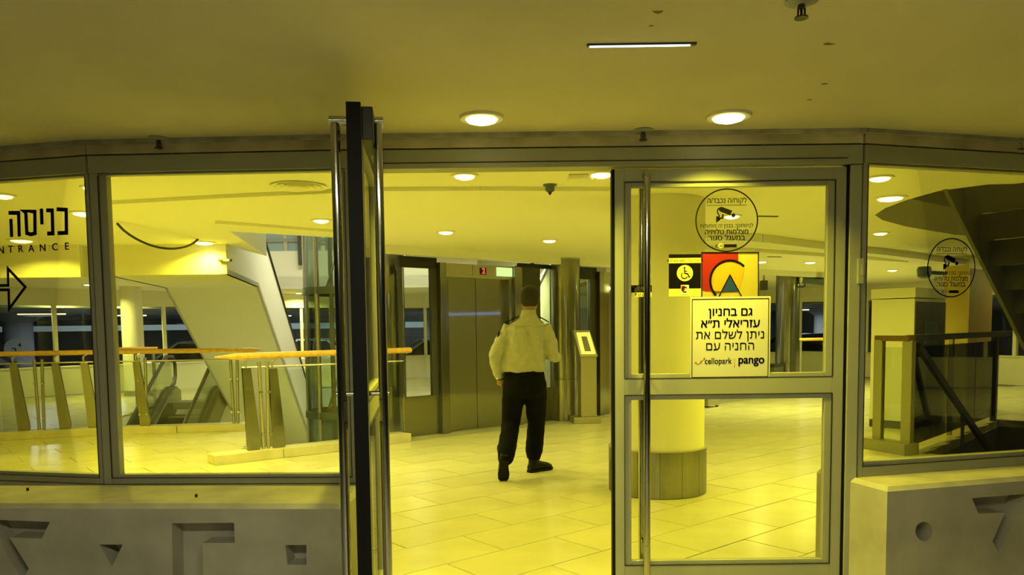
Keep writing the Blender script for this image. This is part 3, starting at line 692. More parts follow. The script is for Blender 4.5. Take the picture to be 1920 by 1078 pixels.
MB().tube([cs+Vector((0, 0, zr-.10)), C2[1]+Vector((0, 0, zr-.10)), C2[2]+Vector((0, 0, zr-.10))], .010, 8).build('cable_rail', 'satin', R2, smooth=True)
g0, _ = at_px(C2, 520)
MB().beam(g0+Vector((0, 0, .53)), C2[1]+Vector((0, 0, .53)), .008, .84).build('glass_panel', 'gglass', R2)
MB().beam(C2[1]+Vector((0, 0, .53)), C2[2]+Vector((0, 0, .53)), .008, .84).build('glass_panel', 'gglass', R2)
R3 = thing('atrium_railing', 'short far railing with orange top right of the steel column', 'railing', (0, 0, 0))
ra, rb = Vector((6.45, 17.3, 0)), Vector((8.3, 18.3, 0)); rd = (rb-ra).normalized()
for k in (0.03, .5, .97): MB().tube([ra.lerp(rb, k), ra.lerp(rb, k)+Vector((0, 0, 1.02))], .03, 10).build('post', 'satin', R3, smooth=True)
MB().tube([ra+Vector((0, 0, 1.06)), rb+Vector((0, 0, 1.06))], .035, 10).build('handrail', 'orange', R3, smooth=True)
MB().beam(ra+Vector((0, 0, .53)), rb+Vector((0, 0, .53)), .01, .8).build('glass_panel', 'gglass', R3)
# farther rail on the other side of the void
R4 = thing('atrium_railing', 'far railing with thin orange handrail beyond the left escalator', 'railing', (0, 0, 0))
ra, rb = Vector((-8.6, 13.9, 0)), Vector((-6.7, 15.9, 0))
ra = Vector((G(215, 760).x, G(215, 760).y, 0)); rb = Vector((G(300, 757).x, G(300, 757).y, 0))
for k in (.1, .5, .9): MB().tube([ra.lerp(rb, k), ra.lerp(rb, k)+Vector((0, 0, 1.02))], .03, 10).build('post', 'satin', R4, smooth=True)
MB().tube([ra+Vector((0, 0, 1.08)), rb+Vector((0, 0, 1.08))], .03, 10).build('handrail', 'orange', R4, smooth=True)
MB().beam(ra+Vector((0, 0, .55)), rb+Vector((0, 0, .55)), .01, .8).build('glass_panel', 'gglass', R4)

# ================================================================ escalators
X1 = thing('escalator', 'white escalator rising overhead towards the camera, seen from below', 'escalator', (0, 0, 0))
wE = 1.42
prof = [(9.14, 2.05, -3.33), (11.7, 2.05, -3.81), (17.4, -1.24, -4.56)]     # Y, underside z, right X
def ering(i, zoff, xo=0): y, z, x = prof[i]; return Vector((x-xo, y, z+zoff))
mb = MB()
for i in range(2):
    a, b = [ering(i, 0), ering(i, 0, wE)], [ering(i+1, 0), ering(i+1, 0, wE)]
    up_ = Vector((0, 0, .06)); mb.add([a[0], a[1], b[1], b[0], a[0]+up_, a[1]+up_, b[1]+up_, b[0]+up_], [(0, 1, 2, 3), (4, 5, 6, 7), (0, 1, 5, 4), (2, 3, 7, 6), (1, 2, 6, 5), (0, 3, 7, 4)])
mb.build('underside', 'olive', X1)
for nm, xo in (('right_side', 0), ('left_side', wE-.04)):
    mb = MB()
    for i in range(2):
        a, b = ering(i, .0, xo), ering(i+1, .0, xo); o4 = Vector((-.04, 0, 0)); h = Vector((0, 0, 1.08))
        mb.add([a, b, b+h, a+h, a+o4, b+o4, b+h+o4, a+h+o4], [(0, 1, 2, 3), (4, 5, 6, 7), (0, 1, 5, 4), (3, 2, 6, 7), (0, 3, 7, 4), (1, 2, 6, 5)])
    mb.build(nm, 'white', X1)
    MB().tube([ering(i, 1.12, xo+.02) for i in range(3)], .045, 8).build('handrail', 'black', X1, smooth=True)
ef = MB().b2((ering(0, 0, wE).x, 9.09, 2.05), (ering(0, 0).x, 9.14, ZC+.25)).build('end_panel', 'wall', X1)
for k in range(12):
    y = 11.9+k*.42; tt = (y-11.7)/5.7; z = 2.05+(-1.24-2.05)*tt+.30; x = -3.81+(-4.56+3.81)*tt
    MB().b2((x-wE+.1, y-.21, z-.12), (x-.1, y+.21, z)).build('step', 'dark', X1)
# exit marker on the end panel
t = thing('exit_marker', 'small black emergency lamp on the bright escalator bulkhead', 'lamp', V(423, 488, 9.06))
MB().b2((-.085, -.02, -.014), (.07, .02, .014)).build('body', 'black', t, bevel=.004); MB().b2((-.02, -.024, -.010), (.05, -.02, .010)).build('lens', 'lampwhite', t)
# second bulkhead box at far left
b2 = [V(148, 455, 9.0), V(-60, 455, 9.0)]
zb = 2.03
t = thing('escalator_bulkhead', 'bright boxed bulkhead hanging from the ceiling behind the printed sign', 'bulkhead', (b2[1].x, 9.0, 0))
wB = b2[0].x-b2[1].x
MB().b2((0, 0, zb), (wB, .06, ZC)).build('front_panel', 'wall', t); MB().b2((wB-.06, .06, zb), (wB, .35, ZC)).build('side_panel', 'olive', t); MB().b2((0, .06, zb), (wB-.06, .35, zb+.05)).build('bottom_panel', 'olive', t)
# left escalator going down to the lower level
X2 = thing('escalator', 'left escalator with dark steps descending behind the long railing', 'escalator', (-6.28, 15.0, 0), math.radians(6))
wS, ns = .66, 11
MB().b2((-wS/2-.22, 0, -.12), (wS/2+.22, .55, .012)).build('comb_plate', 'satin', X2)
for k in range(ns):
    z = -.02-.20*(k+1); y = -.36*(k+1); o = MB().b2((-wS/2, y, z-.20), (wS/2, y+.38, z)).build('step', 'dark', X2)
    MB().b2((-wS/2, y-.006, z-.03), (wS/2, y+.02, z+.003)).build('step_edge', 'satin', o)
for s in (-1, 1):
    x = s*(wS/2+.13)
    sk = MB(); pr = [(.55, .0), (.55, .22), (.30, .32), (.0, .24), (-.36*ns, .24-.2*ns), (-.36*ns, -.2*ns-.3), (0, -.3)]
    sk.poly([pr], lambda y, z: (x-.11, y, z), lambda y, z: (x+.11, y, z)); sk.build('skirt', 'steel', X2, bevel=.02)
    gl = [(.45, .24), (.42, .88), (.05, .88), (-.36*ns, .88-.2*ns), (-.36*ns, .25-.2*ns), (0, .24), (.3, .31)]
    MB().poly([gl], lambda y, z: (x-.006, y, z), lambda y, z: (x+.006, y, z)).build('balustrade_glass', 'gglass', X2)
    hp = [(x, .30, .30), (x, .47, .36), (x, .56, .52), (x, .56, .74), (x, .44, .90), (x, .05, .92), (x, -.36*ns, .92-.2*ns)]
    MB().tube(hp, .035, 8).build('handrail', 'dark', X2, smooth=True)

# ================================================================ glass lift shaft
gc = Vector((-2.50, 11.5, 0)); r = .55
t = thing('glass_lift_shaft', 'round glass lift shaft with steel rings and inner braces behind the railing', 'lift shaft', gc)
MB().lathe((0, 0, 0), [(r, -3.0), (r, 5.0)], 28, cap=False).build('glass_wall', glass('shaft_glass', (.66, .75, .66), .06, extra=.03), t, smooth=True)
for z in (.10, 1.90, 3.6): MB().lathe((0, 0, 0), [(r-.03, z), (r+.035, z), (r+.035, z+.10), (r-.03, z+.10)], 32, cap=False).build('ring_beam', mat('teal_steel', (.16, .19, .16), .35, .6), t, smooth=True)
for k in range(6):
    a = PI+.02+k*PI/3; MB().tube([(r*math.cos(a), r*math.sin(a), -3), (r*math.cos(a), r*math.sin(a), 5)], .035, 10).build('post', 'satin', t, smooth=True)
for a, b in (((-.30, .2, .2), (.25, .2, 1.9)), ((-.30, .2, 2.0), (.20, .2, 3.4)), ((.28, .2, .2), (-.05, .2, 1.9)), ((.30, .2, 2.0), (-.1, .2, 3.4)), ((-.30, .2, -2), (.25, .2, 0))):
    MB().tube([a, b], .018, 8).build('brace', 'satin', t, smooth=True)
MB().b2((-.32, -.05, -.9), (.32, .40, -.80)).build('lift_car_roof', 'greyp', t)

# ================================================================ upper level seen through the atrium
struct(MB().b2((-7.2, 18.6, ZC), (0, 18.75, 3.30)).build('wall_upper', 'white'), 'white parapet wall of the upper level beyond the atrium', 'wall')
w = struct(empty('window_4', (-7.2, 18.7, 3.30)), 'blue lit window strip high up beyond the atrium', 'window')
for k in range(9): MB().b2((k*.9-.05, -.05, 0), (k*.9+.05, .05, 1.3)).build('mullion', 'wall' if k % 2 else 'satin', w)
for k in range(8): MB().b2((k*.9+.05, 0, 0), ((k+1)*.9-.05, .01, 1.3)).build('pane', 'blueglass', w)
MB().b2((0, -.06, .22), (7.2, -.02, .30)).build('transom', 'greyp', w); MB().beam((2.3, -.04, .12), (5.2, -.04, .42), .03, .06).build('transom', 'greyp', w)
uw = MB().b2((-7.3, 8, ZC+.3), (-7.2, 18.7, 5.6)).b2((0, 8, ZC+.3), (.1, 18.7, 5.6)).b2((-7.3, 7.3, ZC+.3), (.1, 7.4, 5.6)).b2((-7.2, 18.75, 4.6), (0, 18.85, 5.6))
struct(uw.build('wall_upper', 'white'), 'upper level walls around the atrium', 'wall')
struct(MB().b2((-7.3, 7.3, 5.6), (.1, 18.9, 5.7)).build('ceiling', 'ceil'), 'upper level ceiling above the atrium', 'ceiling')
pq = V(562, 500, 18.3); t = thing('wall_bracket', 'narrow dark hanging bracket against the white upper wall', 'bracket', (pq.x, 18.4, 0))
MB().b2((-.06, 0, 2.95), (.06, .12, 3.95)).build('arm', 'dark', t); MB().b2((-.07, .12, 3.5), (.07, .20, 3.7)).build('mount', 'satin', t)

# ================================================================ right side: stairs, railing, cabinet
st = thing('upper_stair', 'dark stair flight descending from the oval ceiling opening at the right', 'stair', (0, 0, 0))
Ts, Bs = Vector((3.40, 6.06, 2.62)), Vector((5.65, 7.45, .10)); hd_ = Vector((Bs.x-Ts.x, Bs.y-Ts.y, 0)); run = hd_.length; hd_.normalize(); wd = Vector((hd_.y, -hd_.x, 0)); ws = 1.15
nst = 13
for k in range(nst):
    f0 = k/nst; p = Ts.lerp(Bs, f0); zt = p.z; L = run/nst; c = Vector((p.x, p.y, 0))+hd_*(L/2)+wd*(ws/2)
    MB().box(c+Vector((0, 0, zt-.025)), (L+.03, ws-.05, .05), rz=math.atan2(hd_.y, hd_.x)).build('tread', mat('stair_concrete', (.07, .065, .045), .8) if k == 0 else 'stair', st) if False else None
    m_ = M.setdefault('stair', mat('dark_stair', (.03, .028, .02), .75))
    MB().box(c+Vector((0, 0, zt-.025)), (L+.03, ws-.05, .05), rz=math.atan2(hd_.y, hd_.x)).build('tread', m_, st)
    MB().box(c-hd_*(L/2-.01)+Vector((0, 0, zt-.12)), (.03, ws-.05, .17), rz=math.atan2(hd_.y, hd_.x)).build('riser', m_, st)
for off in (0.0, ws):
    a, b = Ts+wd*off, Bs+wd*off; h0, h1 = Vector((0, 0, -.30)), Vector((0, 0, .06)); tw = wd*.03
    a2 = a-hd_*.10+Vector((0, 0, .11))
    mb = MB().add([a2+h0, b+h0, b+h1, a2+h1, a2+h0+tw, b+h0+tw, b+h1+tw, a2+h1+tw], [(0, 1, 2, 3), (7, 6, 5, 4), (0, 4, 5, 1), (1, 5, 6, 2), (2, 6, 7, 3), (3, 7, 4, 0)])
    mb.build('stringer', mat('stringer_paint', (.075, .075, .055), .6), st)
# dark upper stair well above the oval
ow = MB(); hv = [Vector((*p, 0)) for p in HOLE2]
for a, b in zip(hv, hv[1:]+hv[:1]): ow.beam(a+Vector((0, 0, ZC+.75)), b+Vector((0, 0, ZC+.75)), .02, .9)
cx_, cy_ = sum(p.x for p in hv)/len(hv), sum(p.y for p in hv)/len(hv)
ow.slab([[(cx_+(p.x-cx_)*1.02, cy_+(p.y-cy_)*1.02) for p in hv]], ZC+1.18, ZC+1.22)
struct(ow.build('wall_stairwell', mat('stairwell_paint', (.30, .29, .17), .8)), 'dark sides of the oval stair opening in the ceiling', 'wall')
RR = thing('stair_railing', 'dark railing with smoked glass around the right stairwell', 'railing', (0, 0, 0))
a, b = Vector((4.16, 8.12, 0)), Vector((7.05, 11.05, 0)); zt = 1.20
def post(par, q, w, m, z1=zt, z0=0.0, rz=UA): return MB().box(q+Vector((0, 0, (z0+z1)/2)), (w, w, z1-z0), rz=rz).build('post', m, par, bevel=.004)
M['olivemetal'] = mat('olive_metal', (.30, .29, .16), .45, .3)
post(RR, Vector((4.16, 8.05, 0)), .10, 'olivemetal'); post(RR, Vector((4.02, 8.40, 0)), .09, 'olivemetal')
post(RR, V(1865, 700, 10.75).xy.to_3d(), .07, 'black'); post(RR, V(1783, 700, 9.45).xy.to_3d(), .05, 'olivemetal')
MB().beam(Vector((4.02, 8.45, zt+.02)), Vector((4.16, 8.0, zt+.02)), .09, .06).build('handrail', 'brown', RR)
MB().beam(Vector((4.16, 8.05, zt+.02)), Vector((7.3, 11.3, zt+.02)), .07, .07).build('handrail', 'black', RR)
MB().beam(Vector((4.30, 8.14, 1.14)), Vector((6.35, 9.75, -.62)), .05, .07).build('stair_handrail', 'black', RR)
for k in (.45, .8):
    q = Vector((4.30, 8.14, 1.14)).lerp(Vector((6.35, 9.75, -.62)), k); MB().tube([q, q-Vector((0, 0, .95))], .02, 8).build('stair_post', 'black', RR)
for k0, k1 in ((.03, .34), (.35, .64), (.65, .95)):
    MB().beam(Vector((4.16, 8.05, .60)).lerp(Vector((7.05, 11.05, .60)), k0), Vector((4.16, 8.05, .60)).lerp(Vector((7.05, 11.05, .60)), k1), .01, 1.05).build('glass_panel', 'tglass', RR)
MB().beam(Vector((4.03, 8.38, .60)), Vector((4.15, 8.09, .60)), .01, 1.05).build('glass_panel', 'gglass', RR)
MB().box(Vector((4.06, 8.25, .06)), (.20, .62, .12), rz=.35).build('base_block', 'olivemetal', RR)
# cabinet
cp_ = V(1712, 700, 9.9); cab = thing('payment_cabinet', 'tall pale cabinet with dark glazed side behind the right railing', 'cabinet', (cp_.x, cp_.y, 0), UA)
MB().b2((0, 0, .0), (1.0, .55, .10)).build('plinth', 'dark', cab)
MB().b2((0, 0, .10), (1.0, .55, 1.70)).build('body', 'white', cab, bevel=.004); MB().b2((-.01, -.01, 1.71), (1.01, .56, 1.84)).build('top_unit', 'white', cab, bevel=.004)
MB().b2((.02, -.012, .5), (.98, -.001, 1.66)).build('dark_front', 'dark', cab); MB().b2((.30, -.02, 1.1), (.70, -.012, 1.4)).build('screen', 'bluegrey', cab)
cp2 = V(1812, 700, 11.6); t = thing('yellow_pillar', 'yellow and brown clad pillar behind the pale cabinet', 'pillar', (cp2.x, cp2.y, 0), UA)
MB().b2((.0, 0, 0), (.03, .34, 2.2)).build('yellow_face', 'yellowc', t); MB().b2((.03, 0, 0), (1.0, .34, 2.2)).build('brown_face', 'brown', t); MB().b2((0, 0, 2.2), (1.0, .34, 2.25)).build('cap', 'yellowc', t)
# hanging camera behind sticker
q = V(1733, 511, 11.3); t = thing('dome_camera', 'dark blue-grey camera beside the round sticker on the right window', 'camera', (q.x, q.y, q.z))
MB().lathe((0, 0, 0), [(.05, -.085), (.09, -.06), (.10, .05), (.08, .085)], 16).build('housing', 'bluegrey', t, smooth=True); MB().tube([(.05, 0, 0), (.45, .25, 0)], .03, 8).build('arm', 'bluegrey', t)
# bullet camera on the steel column
q = V(1499, 526, 15.1); t = thing('bullet_camera', 'grey bullet camera on an arm beside the far steel column', 'camera', (q.x, q.y, q.z))
MB().beam((.06, 0, .0), (.46, -.12, -.05), .12, .12).build('housing', 'bluegrey', t, bevel=.01); MB().beam((.0, 0, .075), (.52, -.14, .02), .16, .02).build('sun_shield', 'dark', t); MB().tube([(.12, .0, -.02), (.10, .02, -.12), (-.05, .05, -.12)], .02, 8).build('arm', 'dark', t)
q = V(1432, 535, 14.6); t = thing('dome_camera', 'small dark ceiling camera left of the far steel column', 'camera', (q.x, q.y, q.z))
MB().b2((-.06, -.06, -.09), (.06, .06, .09)).build('housing', 'dark', t, bevel=.01); MB().tube([(0, 0, .09), (0, 0, ZC-q.z)], .02, 8).build('stem', 'greyp', t)
# low floor box and bin
q = G(1330, 764); t = thing('floor_box', 'low steel box on the floor behind the white column', 'box', (q.x, q.y+.1, 0), UA)
MB().b2((-.16, -.12, .03), (.16, .12, .15)).build('body', 'satin', t, bevel=.005)
for a, b in ((-.13, -.09), (.13, -.09), (-.13, .09), (.13, .09)): MB().b2((a-.02, b-.02, 0), (a+.02, b+.02, .03)).build('foot', 'dark', t)
q = Vector((5.02, 14.9, 0)); t = thing('waste_bin', 'dark square bin left of the far steel column', 'bin', q, UA)
MB().box((0, 0, .30), (.34, .34, .60), taper=1.05).build('body', 'dark', t, bevel=.01); MB().b2((-.19, -.19, .60), (.19, .19, .64)).build('lid', 'black', t)

# ================================================================ cool tube lights on the right wall (seen as blue streaks in the lift doors)
for x, y, z, L_, n_ in ((12.6, 7.5, 1.86, 4.6, 'on the right hall wall at head height'),):
    t = thing('tube_light', 'cool blue-white tube light '+n_, 'tube light', (x, y, z), math.radians(-77))
    MB().b2((-L_/2, 0, -.04), (L_/2, .06, .04)).build('housing', 'greyp', t); MB().tube([(-L_/2+.05, -.03, 0), (L_/2-.05, -.03, 0)], .03, 10).build('tube', 'ledb', t)

# ================================================================ garage beyond the far windows
struct(MB().b2((-26, 34, -.4), (26, 34.2, 2.5)).b2((-26, 8, -.4), (-25.8, 34, 2.5)).b2((25.8, 8, -.4), (26, 34, 2.5)).build('wall_garage', 'garagewall'), 'dark garage walls beyond the far windows', 'wall')
gcl = [(-26, 34), (26, 34), (26, 8), (14.2, 8)]+[(x*1.02, y*1.01) for x, y in PER[::-1]]+[(-14.7, 8), (-26, 8)]
struct(MB().slab([gcl], -.45, -.32).build('floor', 'garagefloor'), 'dark garage floor beyond the far windows', 'floor')
struct(MB().slab([gcl], 1.98, 2.6).build('ceiling', 'garagewall'), 'dark garage ceiling beyond the far windows', 'ceiling')
for x, y, a, lb in ((-12.4, 20.4, .2, 'garage tube light at the far left'), (-11.5, 23, .3, 'garage tube light beyond the left railing'), (-8.0, 26, .1, 'garage tube light behind the cream column'), (-5.5, 29, .0, 'garage tube light between escalator and glass lift'), (-1.5, 27, 0, 'garage tube light behind the lifts'), (9.5, 26, .2, 'garage tube light right of the far steel column'), (13, 23, -.3, 'garage tube light at the far right'), (17, 21, -.5, 'garage tube light behind the right stair')):
    t = thing('garage_light', lb, 'tube light', (x, y, 1.98), a)
    MB().b2((-.62, -.05, -.05), (.62, .05, 0)).build('housing', 'greyp', t); MB().tube([(-.58, 0, -.065), (.58, 0, -.065)], .022, 8).build('tube', 'tubey', t)
    light('garage_tube', 'AREA', (x, y, 1.86), 60, (.8, .9, 1), 1.0, sy=.1)
def gcol(x, y, lb, sign=None):
    t = thing('garage_column', lb, 'column', (x, y, -.32)); MB().lathe((0, 0, 0), [(.38, 0), (.38, 2.05), (.75, 2.29)], 20).build('shaft', 'garagewall', t, smooth=True)
    if sign:
        pl_ = MB().lathe((0, 0, 0), [(.30, 0), (.30, .02)], 24).build('round_sign', 'greyp', t); pl_.rotation_euler = (PI/2, 0, math.radians(28)); pl_.location = (-.03+.38*.46, -.38*.9, 1.30)
        for s, x_, z_, sz in (('4', .08, .10, .16), ('2', -.05, -.07, .26)):
            o = text('numeral', s, pl_, (x_, z_, .0205), sz, 'ink', .004); o.rotation_euler = (0, 0, 0)
gcol(-14.2, 22.2, 'garage column with a round number sign beyond the left window', True); gcol(-9.6, 25, 'garage column behind the cream column'); gcol(11, 27, 'garage column right of the far steel column'); gcol(-3.0, 30, 'garage column behind the glass lift')
MB_ = MB().b2((-24, 31, 1.50), (-7, 31.15, 1.72)); tag(MB_.build('light_trough', 'tube'), 'long pale lit trough across the left garage wall', 'light trough')
tag(MB().b2((-10, 33.5, 1.5), (-3, 33.6, 1.75)).build('light_trough', 'tube'), 'pale lit trough at the back of the garage behind the glass lift', 'light trough')
def car(loc, rz, paint, lb):
    t = thing('car', lb, 'car', loc, rz)
    side = [(-2.15, .30), (2.15, .30), (2.2, .55), (2.1, .72), (1.15, .86), (-1.5, .90), (-2.1, .84), (-2.2, .55)]
    b = MB().poly([side], lambda x, z: (x, -.86, z), lambda x, z: (x, .86, z)).build('body', paint, t, bevel=.07)
    cab_ = [(1.15, .84), (.35, 1.36), (-.1, 1.44), (-.9, 1.42), (-1.65, .88)]
    MB().poly([cab_], lambda x, z: (x, -.72-.10*(1.44-z), z), lambda x, z: (x, .72+.10*(1.44-z), z)).build('windows', 'cglass', t, bevel=.03)
    MB().poly([[(.34, 1.37), (-.1, 1.455), (-.92, 1.435), (-1.0, 1.38), (.25, 1.36)]], lambda x, z: (x, -.74, z), lambda x, z: (x, .74, z)).build('roof', paint, t, bevel=.02)
    for y in (-.775, .775):
        for x0, z0, x1, z1 in ((1.15, .86, .36, 1.38), (-1.65, .9, -.95, 1.42), (-.25, .86, -.2, 1.42)): MB().beam((x0, y*(1.02), z0), (x1, y*.96, z1), .05, .06).build('pillar', paint, t)
        for x in (1.35, -1.35):
            w_ = MB().tube([(x, y-.10, .32), (x, y+.10, .32)], .32, 20).build('wheel', 'tyre', t, smooth=True); MB().tube([(x, y-.105, .32), (x, y+.105, .32)], .18, 12).build('hub', 'satin', w_)
        MB().b2((2.08, y-.18, .58), (2.2, y+.12, .70)).build('headlamp', 'lampwhite', t); MB().b2((-2.2, y-.15, .62), (-2.1, y+.12, .76)).build('tail_lamp', 'redp', t)
    return t
car((-14.6, 20.4, -.32), .35, 'card', 'dark car parked beyond the far left window, leftmost one')
car((-9.0, 23.4, -.32), .30, 'cars', 'grey car parked beyond the left windows')
car((-6.4, 27.6, -.32), math.radians(-25), 'carw', 'white car parked beyond the window between escalator and glass lift')
car((-2.6, 25.4, -.32), math.radians(180+15), 'carw', 'white car seen through the glazed screen beside the lift')
car((9.8, 24.6, -.32), .1, 'card', 'dark car parked beyond the window right of the far steel column')
car((15.5, 19.5, -.32), -.7, 'card', 'dark car parked beyond the window at the far right')

# ================================================================ printing on the glass
def flat(name, parent, loops, y, m, th=.0006):
    """2D loops (x, z) as a thin print at depth y"""
    return MB().poly(loops, lambda x, z: (x, y, z), lambda x, z: (x, y-th, z)).build(name, m, parent)
def stroke(mb, pts, w, y, th=.0006):
    pts = [Vector((p[0], 0, p[1])) for p in pts]
    for a, b in zip(pts, pts[1:]): 
        d = (b-a).normalized(); mb.beam(a+Vector((0, y, 0))-d*w*.0, b+Vector((0, y, 0)), th if abs(d.z) < .95 else w, w if abs(d.z) < .95 else th)
    return mb
def quadstroke(mb, pts, w, y, th=.0006, closed=False):
    """mitred flat stroke in the xz plane"""
    P = [Vector(p) for p in pts]; n = len(P); L, R = [], []
    for i in range(n):
        if closed: a, b = P[i-1], P[(i+1) % n]
        else: a, b = P[max(i-1, 0)], P[min(i+1, n-1)]
        d1 = (P[i]-a).normalized() if (P[i]-a).length > 1e-6 else (b-P[i]).normalized(); d2 = (b-P[i]).normalized() if (b-P[i]).length > 1e-6 else d1
        t_ = (d1+d2).normalized(); nn = Vector((-t_.y, t_.x)); k = w/2/max(.35, nn.dot(Vector((-d1.y, d1.x)))); L.append(P[i]+nn*k); R.append(P[i]-nn*k)
    vs = [(p.x, y, p.y) for p in L]+[(p.x, y, p.y) for p in R]+[(p.x, y-th, p.y) for p in L]+[(p.x, y-th, p.y) for p in R]; fs = []
    m = n if closed else n-1
    for i in range(m):
        j = (i+1) % n; fs += [(i, j, n+j, n+i), (2*n+i, 3*n+i, 3*n+j, 2*n+j), (i, 2*n+i, 2*n+j, j), (n+i, n+j, 3*n+j, 3*n+i)]
    if not closed: fs += [(0, n, 3*n, 2*n), (n-1, 3*n-1, 4*n-1, 2*n-1)]
    return mb.add(vs, fs)
# --- entrance sign on window 1: each glyph traced as strokes in sign units, mapped through the pane plane
nW1 = Vector((math.sin(A1), -math.cos(A1), 0)); dW1 = Vector((math.cos(A1), math.sin(A1), 0))
def w1(px, py): h = hit(px, py, P1+nW1*.004, nW1); return ((h-P1).dot(dW1), h.z)
SG = thing('entrance_sign', 'black Hebrew and English entrance lettering with outlined arrow on the left window', 'sign', P1+nW1*.004, A1)
def pxw(p): return (p[0]*320/1078, 300+p[1]*320/1078)
glyph = {'letter_kaf': [[(358, 311), (418, 314), (420, 460), (364, 462)]], 'letter_nun': [[(292, 318), (330, 318), (334, 464), (298, 465)]], 'letter_yod': [[(262, 307), (265, 407)]],
         'letter_samekh': [[(150, 322), (220, 326), (222, 462), (196, 470), (170, 462), (163, 330)]], 'letter_he': [[(54, 334), (118, 334), (122, 484)], [(69, 372), (74, 486)]]}
for nm, sts in glyph.items():
    mb = MB()
    for s_ in sts: quadstroke(mb, [w1(*pxw(p)) for p in s_], .0195, 0, closed=(nm == 'letter_samekh'))
    mb.build(nm, 'ink', SG)
for ch, x, y in (('E', -36, 588), ('N', 8, 572), ('T', 68, 566), ('R', 130, 563), ('A', 198, 560), ('N', 270, 556), ('C', 347, 551), ('E', 422, 547)):
    q = w1(*pxw((x, y))); text('letter', ch, SG, (q[0], 0, q[1]), .050, 'ink', .0014)
mb = MB(); quadstroke(mb, [w1(*pxw(p)) for p in ((-60, 793), (52, 792), (50, 685), (160, 802), (58, 940), (55, 820), (-60, 821))], .0140, 0); mb.build('arrow', 'ink', SG)
# --- round CCTV stickers
def cctv(loc, rz, r, lb, faint=False):
    t = thing('camera_sticker', lb, 'sticker', loc, rz)
    mb = MB(); quadstroke(mb, disc((0, 0), r, 56), r*.042, 0, closed=True); mb.build('ring', 'ink', t)
    k = r/.255
    text('lettering', heb('לקוח/ה נכבד/ה'), t, (0, 0, .160*k), .062*k, 'ink', .0006*k, sx=.86)
    MB().b2((-.165*k, -.0006, .121*k), (.165*k, 0, .125*k)).build('rule', 'ink', t)
    ic = MB()
    ic.poly([[(-.075*k, .098*k), (-.045*k, .112*k), (.045*k, .078*k), (.030*k, .040*k), (-.055*k, .072*k)]], lambda x, z: (x, 0, z), lambda x, z: (x, -.0006, z))
    ic.poly([disc((.055*k, .040*k), .017*k, 16)], lambda x, z: (x, 0, z), lambda x, z: (x, -.0006, z))
    quadstroke(ic, [(-.072*k, .095*k), (-.078*k, .065*k), (-.06*k, .035*k)], .010*k, 0); quadstroke(ic, [(-.03*k, .050*k), (-.035*k, .02*k), (-.07*k, .012*k)], .014*k, 0)
    ic.poly([[(-.088*k, .032*k), (-.058*k, .036*k), (-.055*k, .0*k), (-.088*k, -.020*k)]], lambda x, z: (x, 0, z), lambda x, z: (x, -.0006, z)); ic.build('camera_icon', 'ink', t)
    text('lettering', heb('לביטחונך, בבנין זה מופעלות'), t, (0, 0, -.045*k), .045*k, 'ink', .0003*k, sx=.86)
    text('lettering', heb('מצלמות טלויזיה'), t, (0, 0, -.096*k), .062*k, 'ink', .0008*k, sx=.92)
    text('lettering', heb('במעגל סגור.'), t, (-.005*k, 0, -.145*k), .064*k, 'ink', .0008*k)
    MB().b2((-.020*k, -.0006, -.222*k), (.085*k, 0, -.197*k)).build('logo_bar', 'ink', t)
    mb = MB(); quadstroke(mb, disc((-.048*k, -.208*k), .016*k, 14, .6, 5.6), .006*k, 0); mb.build('logo_ring', 'ochre', t); MB().b2((-.09*k, -.0006, -.222*k), (-.083*k, 0, -.197*k)).build('logo_stroke', 'ink', t)
    return t
yG = 3.75-.005
c = V(1362.5, 413, yG); cctv(c, 0, 57/FPX*3.75, 'round black-outlined camera notice sticker on the upper pane of the closed door')
nW3 = Vector((math.sin(A3), -math.cos(A3), 0)); c = hit(1784, 502, P3+nW3*.005, nW3); cctv(c, A3, 54.5/FPX*3.84, 'round camera notice sticker on the right angled window')
# --- sign helpers on the closed door: pixel -> local x, z about an origin pixel
def on_door(px, py, y=yG): q = V(px, py, y); return q
def sgn(nm, lb, cat, x0, y0, x1, y1, y=yG):
    a, b = on_door(x0, y0, y), on_door(x1, y1, y); c = (a+b)/2
    return thing(nm, lb, cat, (c.x, y, c.z)), (b.x-a.x)/2, (a.z-b.z)/2
t, hw, hh = sgn('accessibility_sticker', 'black and yellow wheelchair access sticker on the closed door', 'sticker', 1254, 477, 1314, 555)
flat('backing', t, [[(-hw, -hh), (hw, -hh), (hw, hh), (-hw, hh)]], 0, 'ink')
flat('lower_band', t, [[(-hw, -hh), (hw, -hh), (hw, -hh*.64), (-hw, -hh*.64)]], -.0008, 'yellowp')
flat('text_band', t, [[(-hw, hh*.58), (hw, hh*.58), (hw, hh*.82), (-hw, hh*.82)]], -.0008, 'yellowp')
text('lettering', heb('מקום זה נבדק ונמצא נגיש לנכים'), t, (0, -.0016, hh*.70), .0165, 'ink', .0003, sx=.80)
wc = flat('white_disc', t, [disc((0, hh*.10), hw*.50, 36)], -.0008, 'yellowp')
mb = MB(); s = hw*.5
def WP(x, z): return (x*s, hh*.10+z*s)
quadstroke(mb, disc(WP(-.05, -.28), s*.38, 24, 2.2, 5.9), s*.11, -.0016); mb.poly([disc(WP(-.05, .66), s*.12, 14)], lambda x, z: (x, -.0016, z), lambda x, z: (x, -.002, z))
quadstroke(mb, [WP(-.05, .52), WP(-.02, -.02), WP(.34, -.06), WP(.52, -.48), WP(.66, -.42)], s*.14, -.0016); quadstroke(mb, [WP(-.03, .26), WP(.30, .22)], s*.10, -.0016)
mb.build('wheelchair_icon', 'ink', wc)
lg = flat('logo_tile', t, [[(-hw*.25, -hh*.92), (hw*.25, -hh*.92), (hw*.25, -hh*.46), (-hw*.25, -hh*.46)]], -.0016, 'paper')
